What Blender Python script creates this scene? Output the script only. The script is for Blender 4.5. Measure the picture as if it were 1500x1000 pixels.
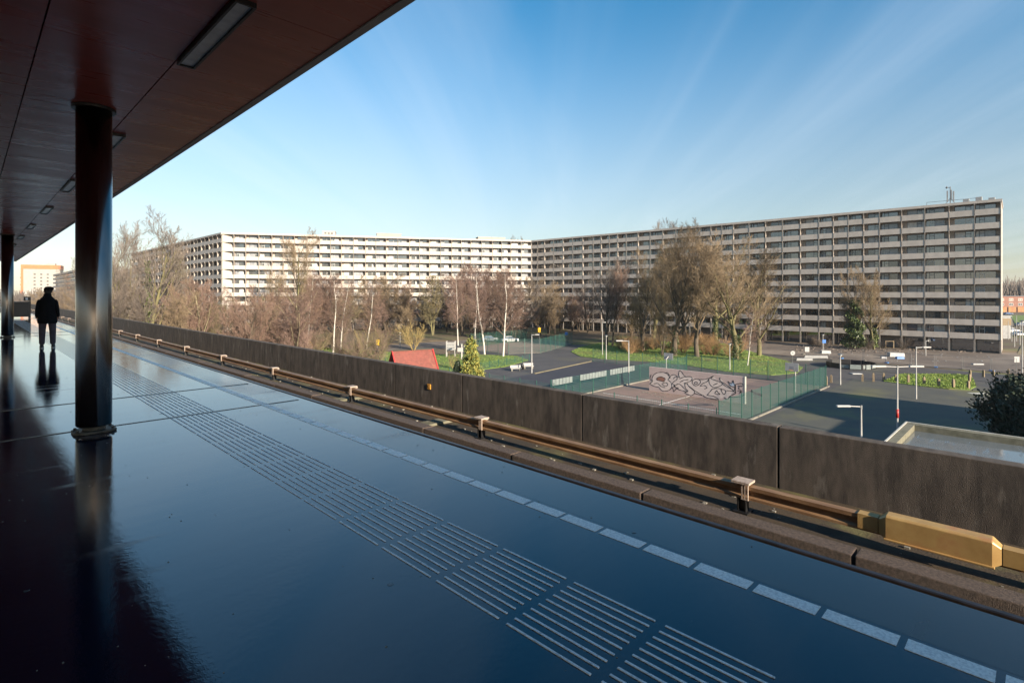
import bpy, bmesh, math, random
from mathutils import Vector, Matrix
R = math.radians
for o in list(bpy.data.objects): bpy.data.objects.remove(o)
scene = bpy.context.scene
col = scene.collection

# ------------------------------------------------------------------ camera
# world: +Y along the platform, +X towards the track, z = 0 on the platform, metres
CAMH, GZ, FPX, YAW = 1.6, -10.4, 790.0, R(45.3)
cam_d = bpy.data.cameras.new('camera'); cam = bpy.data.objects.new('camera', cam_d); col.objects.link(cam)
cam.location = (0, 0, CAMH); cam.rotation_euler = (R(90), 0, -YAW)
cam_d.sensor_width = 36; cam_d.lens = FPX/1500*36; cam_d.shift_y = -70/1500
cam_d.clip_start = 0.05; cam_d.clip_end = 6000
scene.camera = cam
# ------------------------------------------------------------------ sky, sun, exposure
SUN_H, SUN_E = R(187), R(18)
world = bpy.data.worlds.new('World'); scene.world = world; world.use_nodes = True
wn, wl = world.node_tree.nodes, world.node_tree.links
wn.clear()
def wnode(t, **k):
    n = wn.new(t)
    for a, b in k.items(): setattr(n, a, b)
    return n
def wmath(op, a, b=None):
    n = wnode('ShaderNodeMath', operation=op)
    for i, v in enumerate((a, b)):
        if v is None: continue
        if isinstance(v, (int, float)): n.inputs[i].default_value = v
        else: wl.new(v, n.inputs[i])
    return n.outputs[0]
sky = wnode('ShaderNodeTexSky', sky_type='NISHITA', sun_disc=False)
sky.sun_elevation = SUN_E; sky.sun_rotation = SUN_H; sky.altitude = 0
sky.air_density = 1.0; sky.dust_density = 0.25; sky.ozone_density = 1.6
tc = wnode('ShaderNodeTexCoord'); sx = wnode('ShaderNodeSeparateXYZ'); wl.new(tc.outputs['Generated'], sx.inputs[0])
zz = wmath('ADD', wmath('MAXIMUM', sx.outputs['Z'], 0.0), 0.09)
ha = R(50)
al = wmath('DIVIDE', wmath('ADD', wmath('MULTIPLY', sx.outputs['X'], math.sin(ha)), wmath('MULTIPLY', sx.outputs['Y'], math.cos(ha))), zz)
ac = wmath('DIVIDE', wmath('SUBTRACT', wmath('MULTIPLY', sx.outputs['X'], math.cos(ha)), wmath('MULTIPLY', sx.outputs['Y'], math.sin(ha))), zz)
cx = wnode('ShaderNodeCombineXYZ'); wl.new(wmath('MULTIPLY', ac, 1.5), cx.inputs[0]); wl.new(wmath('MULTIPLY', al, 0.16), cx.inputs[1])
nz = wnode('ShaderNodeTexNoise'); nz.inputs['Scale'].default_value = 1.0; nz.inputs['Detail'].default_value = 6; nz.inputs['Roughness'].default_value = 0.55
nz.inputs['Distortion'].default_value = 0.7
wl.new(cx.outputs[0], nz.inputs['Vector'])
mr = wnode('ShaderNodeMapRange', interpolation_type='SMOOTHSTEP'); wl.new(nz.outputs['Fac'], mr.inputs[0])
mr.inputs[1].default_value = 0.36; mr.inputs[2].default_value = 0.82; mr.inputs[3].default_value = 0; mr.inputs[4].default_value = 0.21
mx = wnode('ShaderNodeMix', data_type='RGBA'); wl.new(mr.outputs[0], mx.inputs[0]); hs = wnode('ShaderNodeHueSaturation'); hs.inputs['Hue'].default_value = 0.491; 
smr = wnode('ShaderNodeMapRange', interpolation_type='SMOOTHSTEP'); wl.new(sx.outputs['Z'], smr.inputs[0])
for _i, _v in enumerate((0.0, 0.55, 0.74, 1.42)): smr.inputs[_i+1].default_value = _v
wl.new(smr.outputs[0], hs.inputs['Saturation'])
vmr = wnode('ShaderNodeMapRange', interpolation_type='SMOOTHSTEP'); wl.new(sx.outputs['Z'], vmr.inputs[0])
for _i, _v in enumerate((0.0, 0.40, 0.74, 1.18)): vmr.inputs[_i+1].default_value = _v
wl.new(vmr.outputs[0], hs.inputs['Value']); wl.new(sky.outputs[0], hs.inputs['Color']); wl.new(hs.outputs[0], mx.inputs[6])
mx.inputs[7].default_value = (6.0, 6.6, 7.2, 1)
bg = wnode('ShaderNodeBackground'); bg.inputs[1].default_value = 0.071
wo = wnode('ShaderNodeOutputWorld'); wl.new(mx.outputs[2], bg.inputs[0]); wl.new(bg.outputs[0], wo.inputs[0])
sun_d = bpy.data.lights.new('sun', 'SUN'); sun = bpy.data.objects.new('sun', sun_d); col.objects.link(sun)
sun_d.energy = 5.0; sun_d.angle = R(0.5); sun_d.color = (1.0, 0.86, 0.68)
sv = Vector((math.sin(SUN_H)*math.cos(SUN_E), math.cos(SUN_H)*math.cos(SUN_E), math.sin(SUN_E)))
sun.rotation_euler = sv.to_track_quat('Z', 'Y').to_euler(); sun.location = (-40, -60, 80)
vs = scene.view_settings
vs.view_transform = 'Standard'; vs.look = 'None'; vs.gamma = 1; vs.exposure = 1.25; vs.use_curve_mapping = False
scene.render.engine = 'CYCLES'
scene.render.resolution_x, scene.render.resolution_y = 1024, 682

# ------------------------------------------------------------------ helpers
SY, CY = math.sin(YAW), math.cos(YAW)
def ray(u, v):
    a, b = (u-750)/FPX, (430-v)/FPX
    return Vector((SY + CY*a, CY - SY*a, b))
def g(u, v, z=GZ):                 # survey point: where the sight line meets a level surface
    r = ray(u, v); k = (z-CAMH)/r.z
    return Vector((r.x*k, r.y*k, z))
def gd(u, d, z=GZ):                # point at bearing u and depth d
    r = ray(u, 430); return Vector((r.x*d, r.y*d, z))
def hgt(v, d): return CAMH - GZ + (430-v)*d/FPX      # height over the ground seen at row v, depth d
def on_x(u, v, X):
    r = ray(u, v); k = X/r.x
    return Vector((X, r.y*k, CAMH + r.z*k))
class MB:
    def __init__(s): s.v = []; s.f = []
    def box(s, x0, x1, y0, y1, z0, z1, M=None):
        n = len(s.v)
        p = [(x0,y0,z0),(x1,y0,z0),(x1,y1,z0),(x0,y1,z0),(x0,y0,z1),(x1,y0,z1),(x1,y1,z1),(x0,y1,z1)]
        if M is not None: p = [tuple(M @ Vector(q)) for q in p]
        s.v += p
        s.f += [(n,n+3,n+2,n+1),(n+4,n+5,n+6,n+7),(n,n+1,n+5,n+4),(n+1,n+2,n+6,n+5),(n+2,n+3,n+7,n+6),(n+3,n,n+4,n+7)]
        return s
    def tube(s, pts, rad, n=6, cap=True):
        pts = [Vector(p) for p in pts]
        if not isinstance(rad, (list, tuple)): rad = [rad]*len(pts)
        b0 = len(s.v); u = None
        for i, p in enumerate(pts):
            d = (pts[min(i+1, len(pts)-1)] - pts[max(i-1, 0)])
            d = d.normalized() if d.length > 1e-9 else Vector((0,0,1))
            if u is None:
                u = d.orthogonal().normalized()
            else:
                u = u - d*u.dot(d); u = u.normalized() if u.length > 1e-6 else d.orthogonal().normalized()
            w = d.cross(u)
            for k in range(n):
                a = 2*math.pi*k/n; q = p + (u*math.cos(a) + w*math.sin(a))*rad[i]
                s.v.append((q.x, q.y, q.z))
        for i in range(len(pts)-1):
            for k in range(n):
                a = b0+i*n+k; b = b0+i*n+(k+1) % n
                s.f.append((a, b, b+n, a+n))
        if cap:
            s.f.append(tuple(b0+n-1-k for k in range(n))); e = b0+(len(pts)-1)*n
            s.f.append(tuple(e+k for k in range(n)))
        return s
    def lathe(s, prof, n=24, c=(0,0,0)):
        b0 = len(s.v)
        for r, z in prof:
            for k in range(n):
                a = 2*math.pi*k/n; s.v.append((c[0]+r*math.cos(a), c[1]+r*math.sin(a), c[2]+z))
        for i in range(len(prof)-1):
            for k in range(n):
                a = b0+i*n+k; b = b0+i*n+(k+1) % n
                s.f.append((a, b, b+n, a+n))
        s.f.append(tuple(b0+n-1-k for k in range(n))); e = b0+(len(prof)-1)*n; s.f.append(tuple(e+k for k in range(n)))
        return s
    def extrude_y(s, prof, y0, y1):          # profile of (x, z) points, counter-clockwise seen from -y
        n = len(prof); b = len(s.v)
        s.v += [(x, y0, z) for x, z in prof] + [(x, y1, z) for x, z in prof]
        for k in range(n):
            j = (k+1) % n; s.f.append((b+k, b+j, b+n+j, b+n+k))
        s.f.append(tuple(b+n-1-k for k in range(n))); s.f.append(tuple(b+n+k for k in range(n)))
        return s
    def poly(s, pts, z0, z1):                # flat slab with any outline
        a = sum(pts[i][0]*pts[(i+1) % len(pts)][1]-pts[(i+1) % len(pts)][0]*pts[i][1] for i in range(len(pts)))
        if a < 0: pts = pts[::-1]
        n = len(pts); b = len(s.v)
        s.v += [(p[0], p[1], z0) for p in pts] + [(p[0], p[1], z1) for p in pts]
        s.f.append(tuple(b+n-1-k for k in range(n))); s.f.append(tuple(b+n+k for k in range(n)))
        for k in range(n):
            j = (k+1) % n; s.f.append((b+k, b+j, b+n+j, b+n+k))
        return s
    def loft(s, rings):
        n = len(rings[0]); b = len(s.v)
        for r in rings: s.v += [tuple(p) for p in r]
        for i in range(len(rings)-1):
            for k in range(n):
                j = (k+1) % n; s.f.append((b+i*n+k, b+i*n+j, b+(i+1)*n+j, b+(i+1)*n+k))
        s.f.append(tuple(b+n-1-k for k in range(n))); e = b+(len(rings)-1)*n; s.f.append(tuple(e+k for k in range(n)))
        return s
    def mesh(s, name, mat=None, smooth=False):
        m = bpy.data.meshes.new(name); m.from_pydata(s.v, [], s.f)
        if mat: m.materials.append(mat)
        if smooth: m.polygons.foreach_set('use_smooth', [True]*len(m.polygons))
        m.update(); return m
    def obj(s, name, mat, parent=None, smooth=False, loc=None):
        return link(name, s.mesh(name, mat, smooth), parent, loc)
def link(name, data, parent=None, loc=None, rz=0):
    o = bpy.data.objects.new(name, data); col.objects.link(o)
    if parent: o.parent = parent
    if loc is not None: o.location = loc
    if rz: o.rotation_euler = (0, 0, rz)
    return o
def tag(o, label=None, cat=None, group=None, kind=None):
    for k, v in (('label', label), ('category', cat), ('group', group), ('kind', kind)):
        if v: o[k] = v
    return o
def thing(name, label, cat, loc=(0,0,0), rz=0, group=None):
    return tag(link(name, None, None, loc, rz), label, cat, group)
def stuff(o): o['kind'] = 'stuff'; return o
def copy_tree(o, parent=None):
    c = o.copy(); col.objects.link(c); c.parent = parent
    for ch in o.children: copy_tree(ch, c)
    return c
def bevel(o, w=0.01, seg=2):
    m = o.modifiers.new('bevel', 'BEVEL'); m.width = w; m.segments = seg; m.limit_method = 'ANGLE'; return o
def sm(o):
    for p in o.data.polygons: p.use_smooth = True
    return o

# ------------------------------------------------------------------ materials
def pm(name, c1, c2=None, scale=4.0, rough=0.7, rough2=None, bump=0.0, bscale=60.0, metal=0.0, stretch=(1,1,1), lo=0.35, hi=0.65, coat=0.0, spec=0.5, detail=5, c3=None, s3=0.5, lo3=.5, hi3=.65, ior=None):
    m = bpy.data.materials.new(name); m.use_nodes = True
    nt = m.node_tree; N, L = nt.nodes, nt.links; p = N['Principled BSDF']
    p.inputs['Roughness'].default_value = rough; p.inputs['Metallic'].default_value = metal
    p.inputs['Coat Weight'].default_value = coat; p.inputs['Specular IOR Level'].default_value = spec
    p.inputs['Base Color'].default_value = (*c1, 1)
    geo = N.new('ShaderNodeNewGeometry'); mp = N.new('ShaderNodeMapping'); mp.inputs['Scale'].default_value = stretch
    L.new(geo.outputs['Position'], mp.inputs['Vector'])
    def noise(sc, d=detail, src=mp.outputs[0]):
        n = N.new('ShaderNodeTexNoise'); n.inputs['Scale'].default_value = sc; n.inputs['Detail'].default_value = d; n.inputs['Roughness'].default_value = .6
        L.new(src, n.inputs['Vector']); return n.outputs['Fac']
    def rng(f, a, b, c=0, d=1):
        r = N.new('ShaderNodeMapRange'); L.new(f, r.inputs[0])
        for i, x in enumerate((a, b, c, d)): r.inputs[i+1].default_value = x
        return r.outputs[0]
    def mix(f, a, b):
        x = N.new('ShaderNodeMix'); x.data_type = 'RGBA'; L.new(f, x.inputs[0])
        for i, q in ((6, a), (7, b)):
            if isinstance(q, tuple): x.inputs[i].default_value = (*q, 1)
            else: L.new(q, x.inputs[i])
        return x.outputs[2]
    if c2:
        f = noise(scale); c = mix(rng(f, lo, hi), c1, c2)
        if c3: c = mix(rng(noise(s3), lo3, hi3), c, c3)
        L.new(c, p.inputs['Base Color'])
        if rough2 is not None: L.new(rng(f, lo, hi, rough, rough2), p.inputs['Roughness'])
    if bump:
        b = N.new('ShaderNodeBump'); b.inputs['Strength'].default_value = bump; b.inputs['Distance'].default_value = 0.02
        L.new(noise(bscale, 4, geo.outputs['Position']), b.inputs['Height']); L.new(b.outputs[0], p.inputs['Normal'])
    if ior: p.inputs['IOR'].default_value = ior
    return m
M = {}
def D(k, *a, **q): M[k] = pm(k, *a, **q)
D('canopy', (.46,.100,.082), (.37,.084,.070), scale=1.2, rough=.24, rough2=.34, stretch=(.4,3,1), coat=.0)
D('canopy_back', (.02,.02,.02), rough=.8)
D('trim', (.34,.34,.35), (.26,.26,.27), scale=3, rough=.5, metal=.2)
D('black_metal', (.012,.012,.013), rough=.4)
D('diffuser', (.80,.80,.80), (.66,.66,.67), scale=9, rough=.25)
D('column', (.17,.16,.155), (.23,.215,.205), scale=3, rough=.13, rough2=.19, stretch=(2,2,.4), metal=1.0)
_n = M['column'].node_tree; _p = _n.nodes['Principled BSDF']; _p.inputs['Anisotropic'].default_value = .85; _p.inputs['Anisotropic Rotation'].default_value = .25
_t = _n.nodes.new('ShaderNodeTangent'); _t.direction_type = 'RADIAL'; _t.axis = 'Z'; _n.links.new(_t.outputs[0], _p.inputs['Tangent'])
D('foot', (.10,.085,.06), (.035,.03,.025), scale=14, rough=.5, bump=.3)
D('white_paint', (.93,.90,.85), (.66,.64,.61), scale=70, rough=.35, lo=.42, hi=.62, bump=.15, bscale=300)
D('ridge', (.88,.88,.87), (.55,.55,.55), scale=40, rough=.5, lo=.5, hi=.7)
D('joint', (.10,.105,.11), (.05,.05,.055), scale=8, rough=.22, metal=.3)
D('steel', (.085,.065,.06), (.05,.04,.038), scale=6, rough=.30, metal=.8)
D('rail_bed', (.066,.044,.023), (.034,.024,.015), scale=3, rough=.7, rough2=.9, bump=.5, bscale=40, c3=(.11,.095,.035), s3=1.2)
D('upstand', (.125,.088,.067), (.052,.037,.029), scale=38, rough=.85, bump=1.0, bscale=110)
D('parapet', (.100,.080,.065), (.040,.032,.027), scale=3.4, rough=.92, bump=.55, bscale=85, stretch=(1,2.0,.55), detail=12, c3=(.25,.225,.195), s3=2.3, lo3=.59, hi3=.82)
D('dark_gap', (.01,.01,.01), rough=.9)
D('rust', (.33,.20,.105), (.20,.11,.058), scale=8, rough=.5, stretch=(1,.3,1), metal=.2, bump=.1)
D('bracket', (.42,.34,.28), (.28,.21,.17), scale=30, rough=.7, bump=.3)
D('gold', (.50,.33,.13), (.38,.23,.085), scale=5, rough=.38, lo=.3, hi=.7, c3=(.42,.20,.09), s3=2.2, metal=.15)
D('orange', (.62,.30,.03), (.5,.2,.02), scale=30, rough=.5)
D('concrete', (.475,.43,.385), (.40,.36,.325), scale=.9, rough=.85, stretch=(1,1,.5), bump=.15, bscale=8)
D('concrete_warm', (.58,.53,.46), (.50,.45,.39), scale=.7, rough=.85, stretch=(1,1,.5))
D('panel_beige', (.46,.39,.33), (.38,.325,.28), scale=1.2, rough=.8)
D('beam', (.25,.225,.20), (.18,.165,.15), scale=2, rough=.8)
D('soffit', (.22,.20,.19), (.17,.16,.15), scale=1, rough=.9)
D('frame_dark', (.045,.055,.08), rough=.45)
D('frame_white', (.55,.55,.53), rough=.45)
D('glass', (.018,.024,.034), rough=.03, ior=2.9)
D('glass_dim', (.03,.032,.035), (.07,.07,.068), scale=.8, rough=.06, ior=2.3)
D('curtain', (.62,.60,.56), (.45,.43,.40), scale=2.2, rough=.3, spec=.6)  # white curtains; also painted daylight in lower panes of the grey slab
D('curtain_grey', (.30,.31,.33), (.2,.21,.23), scale=1.5, rough=.12, ior=1.8)
D('roofing', (.12,.12,.12), (.08,.08,.08), scale=.6, rough=.8)
D('white_wall', (.33,.315,.29), (.28,.27,.25), scale=.5, rough=.8)
D('orange_wall', (.52,.17,.07), (.44,.14,.06), scale=.6, rough=.8)
D('brick', (.25,.12,.085), (.18,.085,.065), scale=1.2, rough=.85)
D('brick_orange', (.28,.11,.05), (.30,.18,.07), scale=.5, rough=.8)
D('bark', (.115,.088,.060), (.065,.050,.037), scale=3, rough=.9, stretch=(1,1,.35))
D('bark_green', (.17,.155,.065), (.10,.085,.045), scale=2.5, rough=.9, stretch=(1,1,.35))
D('bark_pale', (.30,.265,.15), (.17,.14,.085), scale=2.5, rough=.9, stretch=(1,1,.35))
D('birch', (.52,.49,.43), (.22,.19,.16), scale=4, rough=.8, lo=.55, hi=.72, stretch=(1,1,3))
D('twig_red', (.185,.115,.085), (.13,.085,.064), scale=.4, rough=.85)
D('twig_pink', (.225,.145,.115), (.16,.105,.085), scale=.4, rough=.85)
D('twig_brown', (.20,.145,.085), (.135,.098,.060), scale=.4, rough=.85)
D('twig_olive', (.155,.125,.062), (.11,.09,.05), scale=.5, rough=.85)
D('twig_grey', (.17,.135,.11), (.11,.09,.075), scale=.4, rough=.85)
D('twig_gold', (.40,.30,.11), (.27,.20,.09), scale=.5, rough=.85)
D('reed', (.30,.185,.085), (.20,.12,.06), scale=.6, rough=.9)
D('ivy', (.055,.085,.022), (.025,.045,.012), scale=2.2, rough=.5)
D('ivy_light', (.13,.16,.04), (.07,.10,.025), scale=2.2, rough=.55)
D('evergreen', (.022,.038,.016), (.012,.022,.010), scale=2, rough=.6)
D('cypress', (.30,.27,.055), (.09,.13,.035), scale=2.0, rough=.65, lo=.42, hi=.58)
D('grass', (.105,.17,.024), (.14,.20,.032), scale=.9, rough=.9, bump=.5, bscale=6, c3=(.17,.15,.045), s3=.22, lo3=.52, hi3=.72)
D('grass_blade', (.13,.205,.028), (.175,.225,.04), scale=1.5, rough=.8)
D('soil', (.135,.10,.055), (.105,.072,.045), scale=.12, rough=.95, bump=.6, bscale=3, c3=(.13,.135,.04), s3=.07, lo3=.54, hi3=.66)
D('asphalt', (.085,.078,.076), (.060,.056,.056), scale=.35, rough=.75, bump=.2, bscale=20, c3=(.115,.105,.07), s3=.09, lo3=.52, hi3=.68)
D('asphalt_moss', (.088,.086,.066), (.066,.066,.058), scale=.3, rough=.8, bump=.2, bscale=20, c3=(.13,.125,.055), s3=.12, lo3=.5, hi3=.66)
D('asphalt_dark', (.050,.046,.055), (.038,.036,.043), scale=.3, rough=.7)
D('paving', (.24,.165,.135), (.19,.13,.11), scale=.5, rough=.85, c3=(.16,.125,.105), s3=.18)
D('mud', (.16,.125,.10), (.105,.085,.072), scale=.25, rough=.85, bump=.5, bscale=2, c3=(.22,.18,.145), s3=.08)
D('sand', (.18,.15,.095), (.13,.115,.065), scale=1.5, rough=.9)
D('kerb', (.22,.205,.175), (.15,.14,.115), scale=1.2, rough=.85)
D('fence_green', (.035,.115,.085), (.025,.085,.066), scale=1, rough=.5)
D('wire_green', (.05,.15,.125), rough=.5)
D('galv', (.19,.195,.20), (.14,.145,.15), scale=2, rough=.45, metal=.3)
D('pole_white', (.42,.41,.39), (.32,.31,.30), scale=1.5, rough=.5)
D('lamp_glass', (.75,.75,.72), rough=.25)
D('pale_panel', (.17,.20,.195), (.125,.15,.15), scale=2, rough=.5)
D('graffiti_wall', (.56,.43,.39), (.50,.38,.345), scale=.8, rough=.85)
D('graffiti_fill', (.70,.59,.53), (.63,.52,.47), scale=.9, rough=.8)
D('paint_black', (.012,.012,.014), rough=.6)
D('paint_blue', (.42,.50,.60), rough=.6)
D('paint_brown', (.30,.14,.10), rough=.6)
D('red_tile', (.22,.065,.048), (.155,.05,.038), scale=2.5, rough=.7, c3=(.25,.12,.07), s3=.6, lo3=.55, hi3=.7)
D('red_board', (.42,.04,.035), rough=.45)
D('wood', (.24,.18,.11), (.16,.12,.075), scale=6, rough=.85, stretch=(1,1,.4))
D('moss_concrete', (.19,.175,.125), (.105,.10,.065), scale=3, rough=.9, bump=.5, bscale=25)
D('pale_edge', (.5,.49,.44), (.38,.37,.32), scale=3, rough=.7)
D('blue', (.05,.17,.42), rough=.5)
D('yellow', (.75,.45,.02), rough=.5)
D('blue_sign', (.02,.13,.42), rough=.4)
D('white', (.36,.36,.355), (.28,.28,.28), scale=2, rough=.6)
D('car_white', (.7,.7,.7), rough=.25, coat=.5)
D('car_grey', (.12,.13,.15), rough=.25, coat=.5)
D('car_blue', (.05,.09,.2), rough=.25, coat=.5)
D('rubber', (.015,.015,.015), rough=.8)
D('coat', (.006,.006,.007), (.010,.010,.011), scale=30, rough=.95, spec=.15, bump=.2, bscale=120)
D('trousers', (.075,.062,.075), (.05,.042,.052), scale=12, rough=.9, spec=.2)
D('skin', (.42,.22,.16), rough=.55)
D('hair', (.012,.009,.007), rough=.7)
D('cap', (.014,.011,.010), (.02,.016,.014), scale=60, rough=.95, spec=.15)
D('shoe', (.012,.011,.014), rough=.5)
D('sole', (.42,.40,.37), rough=.7)
D('far_wood', (.14,.115,.10), (.10,.085,.075), scale=.2, rough=.95)
D('pier', (.26,.24,.21), (.2,.185,.165), scale=.6, rough=.9)
M['twig_olive2'] = M['twig_olive']

def wet(name, base, base2, r_lo, r_hi, dry):
    m = bpy.data.materials.new(name); m.use_nodes = True
    N, L = m.node_tree.nodes, m.node_tree.links; p = N['Principled BSDF']
    geo = N.new('ShaderNodeNewGeometry')
    def noise(sc, d=5, st=(1,1,1), dist=0):
        mp = N.new('ShaderNodeMapping'); mp.inputs['Scale'].default_value = st; L.new(geo.outputs['Position'], mp.inputs[0])
        n = N.new('ShaderNodeTexNoise'); n.inputs['Scale'].default_value = sc; n.inputs['Detail'].default_value = d; n.inputs['Distortion'].default_value = dist
        L.new(mp.outputs[0], n.inputs['Vector']); return n.outputs['Fac']
    def rng(f, a, b, c, d):
        r = N.new('ShaderNodeMapRange'); L.new(f, r.inputs[0])
        for i, x in enumerate((a, b, c, d)): r.inputs[i+1].default_value = x
        return r.outputs[0]
    x = N.new('ShaderNodeMix'); x.data_type = 'RGBA'; L.new(rng(noise(60, 6), .4, .65, 0, 1), x.inputs[0])
    x.inputs[6].default_value = (*base, 1); x.inputs[7].default_value = (*base2, 1)
    L.new(x.outputs[2], p.inputs['Base Color'])
    a = noise(.55, 5, (1, .55, 1), .4); r1 = rng(a, .42, .62, r_lo, r_hi)
    ad = N.new('ShaderNodeMath'); ad.operation = 'ADD'; L.new(r1, ad.inputs[0]); L.new(rng(noise(1.7, 6, (.35, 2.2, 1)), .56, .72, 0, dry), ad.inputs[1])
    L.new(ad.outputs[0], p.inputs['Roughness'])
    p.inputs['IOR'].default_value = 1.70
    b = N.new('ShaderNodeBump'); b.inputs['Strength'].default_value = .08; b.inputs['Distance'].default_value = .002
    L.new(noise(170, 3), b.inputs['Height'])
    b2 = N.new('ShaderNodeBump'); b2.inputs['Strength'].default_value = .022; b2.inputs['Distance'].default_value = .03
    L.new(noise(3.2, 3, (.4, 1.6, 1)), b2.inputs['Height']); L.new(b.outputs[0], b2.inputs['Normal'])
    b3 = N.new('ShaderNodeBump'); b3.inputs['Strength'].default_value = .07; b3.inputs['Distance'].default_value = .006
    L.new(noise(30, 4), b3.inputs['Height']); L.new(b2.outputs[0], b3.inputs['Normal']); L.new(b3.outputs[0], p.inputs['Normal'])
    M[name] = m
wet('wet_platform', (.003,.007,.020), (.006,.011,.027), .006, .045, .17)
wet('wet_edge', (.020,.020,.024), (.030,.030,.034), .08, .22, .14)
wet('wet_roof', (.10,.12,.135), (.16,.175,.18), .02, .12, .35)

# ================================================================== LARGE STRUCTURE
# ------------------------------------------------------------------ ground
def struct(o): o['kind'] = 'structure'; return o
mb = MB(); mb.v = [(-595,-595,GZ-.06),(695,-595,GZ-.06),(695,695,GZ-.06),(-595,695,GZ-.06)]; mb.f = [(0,1,2,3)]
struct(mb.obj('ground', M['soil']))
def sheet(name, pts, lift, mat, depth=.05):
    return struct(MB().poly([(p[0], p[1]) for p in pts], GZ+lift-depth, GZ+lift).obj(name, mat))
sheet('asphalt_yard', [(12,-60),(100,-60),(108,0),(112,40),(109,70),(96,84),(70,86),(46,74),(12,60)], -.02, M['asphalt'])
sheet('parking_lot', [(12,-60),(88,-60),(88,19.2),(12,19.2)], -.005, M['asphalt_moss'])
sheet('mud_field', [(108,-60),(150,-60),(150,3),(143,20),(141,60),(124,66),(112,40)], .0, M['mud'])
sheet('road', [(98,-80),(107,-80),(107,6),(110,40),(106,72),(80,100),(40,120),(10,126),(10,119),(38,113),(74,94),(97,69),(100,40),(98,6)], .01, M['asphalt'])
sheet('side_street', [(150,-60),(420,-40),(420,-24),(160,-14),(150,-14)], .01, M['asphalt'])
sheet('courtyard_sand', [(146,-12),(170,-12),(170,4),(146.5,4)], .02, M['sand'])
sheet('ball_court', [(46,20.4),(78,20.4),(78,39),(46,39)], .012, M['paving'])
sheet('dark_court', [(46,40.4),(77,40.4),(77.5,57),(60,54.8),(46,53)], .012, M['asphalt_dark'])
sheet('far_court', [g(*q) for q in ((690,509),(742,501),(800,497),(838,503.5),(792,516.5),(745,518),(700,514))], .03, M['paving'])
sheet('footpath', [g(*q) for q in ((380,521),(470,514),(560,506),(640,500.5),(700,497),(700,500),(640,506),(560,513),(470,524),(390,536))], .03, M['mud'])
lawnA = [g(*q) for q in ((500,548),(470,508),(560,515),(640,519),(704,519.5),(758,521.5),(774,527.5),(740,537),(704,541.5),(640,553))]
lawnB = [g(*q) for q in ((836,515),(850,508),(880,502),(960,500),(1060,503),(1113,519),(1150,528),(1176,538),(1168,546),(1130,549.5),(1060,543.5),(999,534),(943,529),(880,525.5),(850,522))]
lawnC = [g(*q) for q in ((1294,558.5),(1318,548),(1380,548),(1418,549.5),(1425,554),(1430,566),(1420,571),(1390,570),(1335,564))]
lawnD = [g(*q) for q in ((380,520),(300,500),(420,484),(560,481),(760,484),(740,497),(640,499),(560,505),(470,513))]
for nm, pts in (('lawn', lawnA), ('lawn', lawnB), ('lawn', lawnC), ('rough_grass', lawnD)):
    sheet(nm, pts, .06, M['grass'] if nm == 'lawn' else M['soil'], .1)
# grass tufts on the lawns
def inside(p, poly):
    c = False; n = len(poly)
    for i in range(n):
        a, b = poly[i], poly[(i+1) % n]
        if (a[1] > p[1]) != (b[1] > p[1]) and p[0] < (b[0]-a[0])*(p[1]-a[1])/(b[1]-a[1])+a[0]: c = not c
    return c
rnd = random.Random(5)
mb = MB()
for poly, n in ((lawnA, 5000), (lawnB, 9000), (lawnC, 4500)):
    x0, x1 = min(p[0] for p in poly), max(p[0] for p in poly); y0, y1 = min(p[1] for p in poly), max(p[1] for p in poly)
    k = 0
    while k < n:
        x, y = rnd.uniform(x0, x1), rnd.uniform(y0, y1)
        if not inside((x, y), poly): continue
        k += 1; h = rnd.uniform(.06, .2); a = rnd.uniform(0, 6.28); w = rnd.uniform(.03, .08); lx, ly = rnd.uniform(-.1, .1), rnd.uniform(-.1, .1)
        b = len(mb.v); mb.v += [(x-w*math.cos(a), y-w*math.sin(a), GZ+.05), (x+w*math.cos(a), y+w*math.sin(a), GZ+.05), (x+lx, y+ly, GZ+.06+h)]
        mb.f.append((b, b+1, b+2))
tag(mb.obj('grass', M['grass_blade']), 'short sunlit green grass covering the lawns', 'grass', kind='stuff')

# ------------------------------------------------------------------ platform
PE = 3.60
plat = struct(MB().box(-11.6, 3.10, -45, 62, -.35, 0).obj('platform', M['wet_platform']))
e = MB().box(3.104, PE, -45, 62, -.22, -.001).obj('platform_edge', M['wet_edge'], plat)
MB().box(3.0, 3.45, -45, 62, -1.3, -.36).obj('platform_wall', M['pier'], plat)
for y in (8.03, 10.10, 27.15, 29.2, 46.3):
    MB().box(-11, 3.52, y-.018, y+.018, -.01, .006).obj('joint_strip', M['joint'], plat)
for y in (46.9,):
    MB().box(-2, 3.4, y-.06, y+.06, -.01, .005).obj('end_line', M['white_paint'], plat)
dash = MB().box(-.05, .05, -.152, .152, -.004, .003).mesh('edge_dash', M['white_paint'])
ridge = MB().box(-.0055, .0055, -.25, .25, -.004, .0045).mesh('guide_ridge', M['ridge'])
far = MB()
for k in range(-5, 130):
    y = 1.304 + .3345*k
    if k < 110: link('edge_dash', dash, plat, (3.02, y, 0))
    else: far.box(2.97, 3.07, y-.152, y+.152, -.004, .003)
stuff(far.obj('edge_dash_far', M['white_paint'], plat))
far = MB()
for k in range(-2, 80):
    y0 = 1.608 + .557*k
    for i in range(10):
        x = 1.842 + i*.0582
        if k < 26: link('guide_ridge', ridge, plat, (x, y0, 0))
        else: far.box(x-.0055, x+.0055, y0-.25, y0+.25, -.004, .0045)
stuff(far.obj('guide_ridge_far', M['ridge'], plat))

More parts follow.
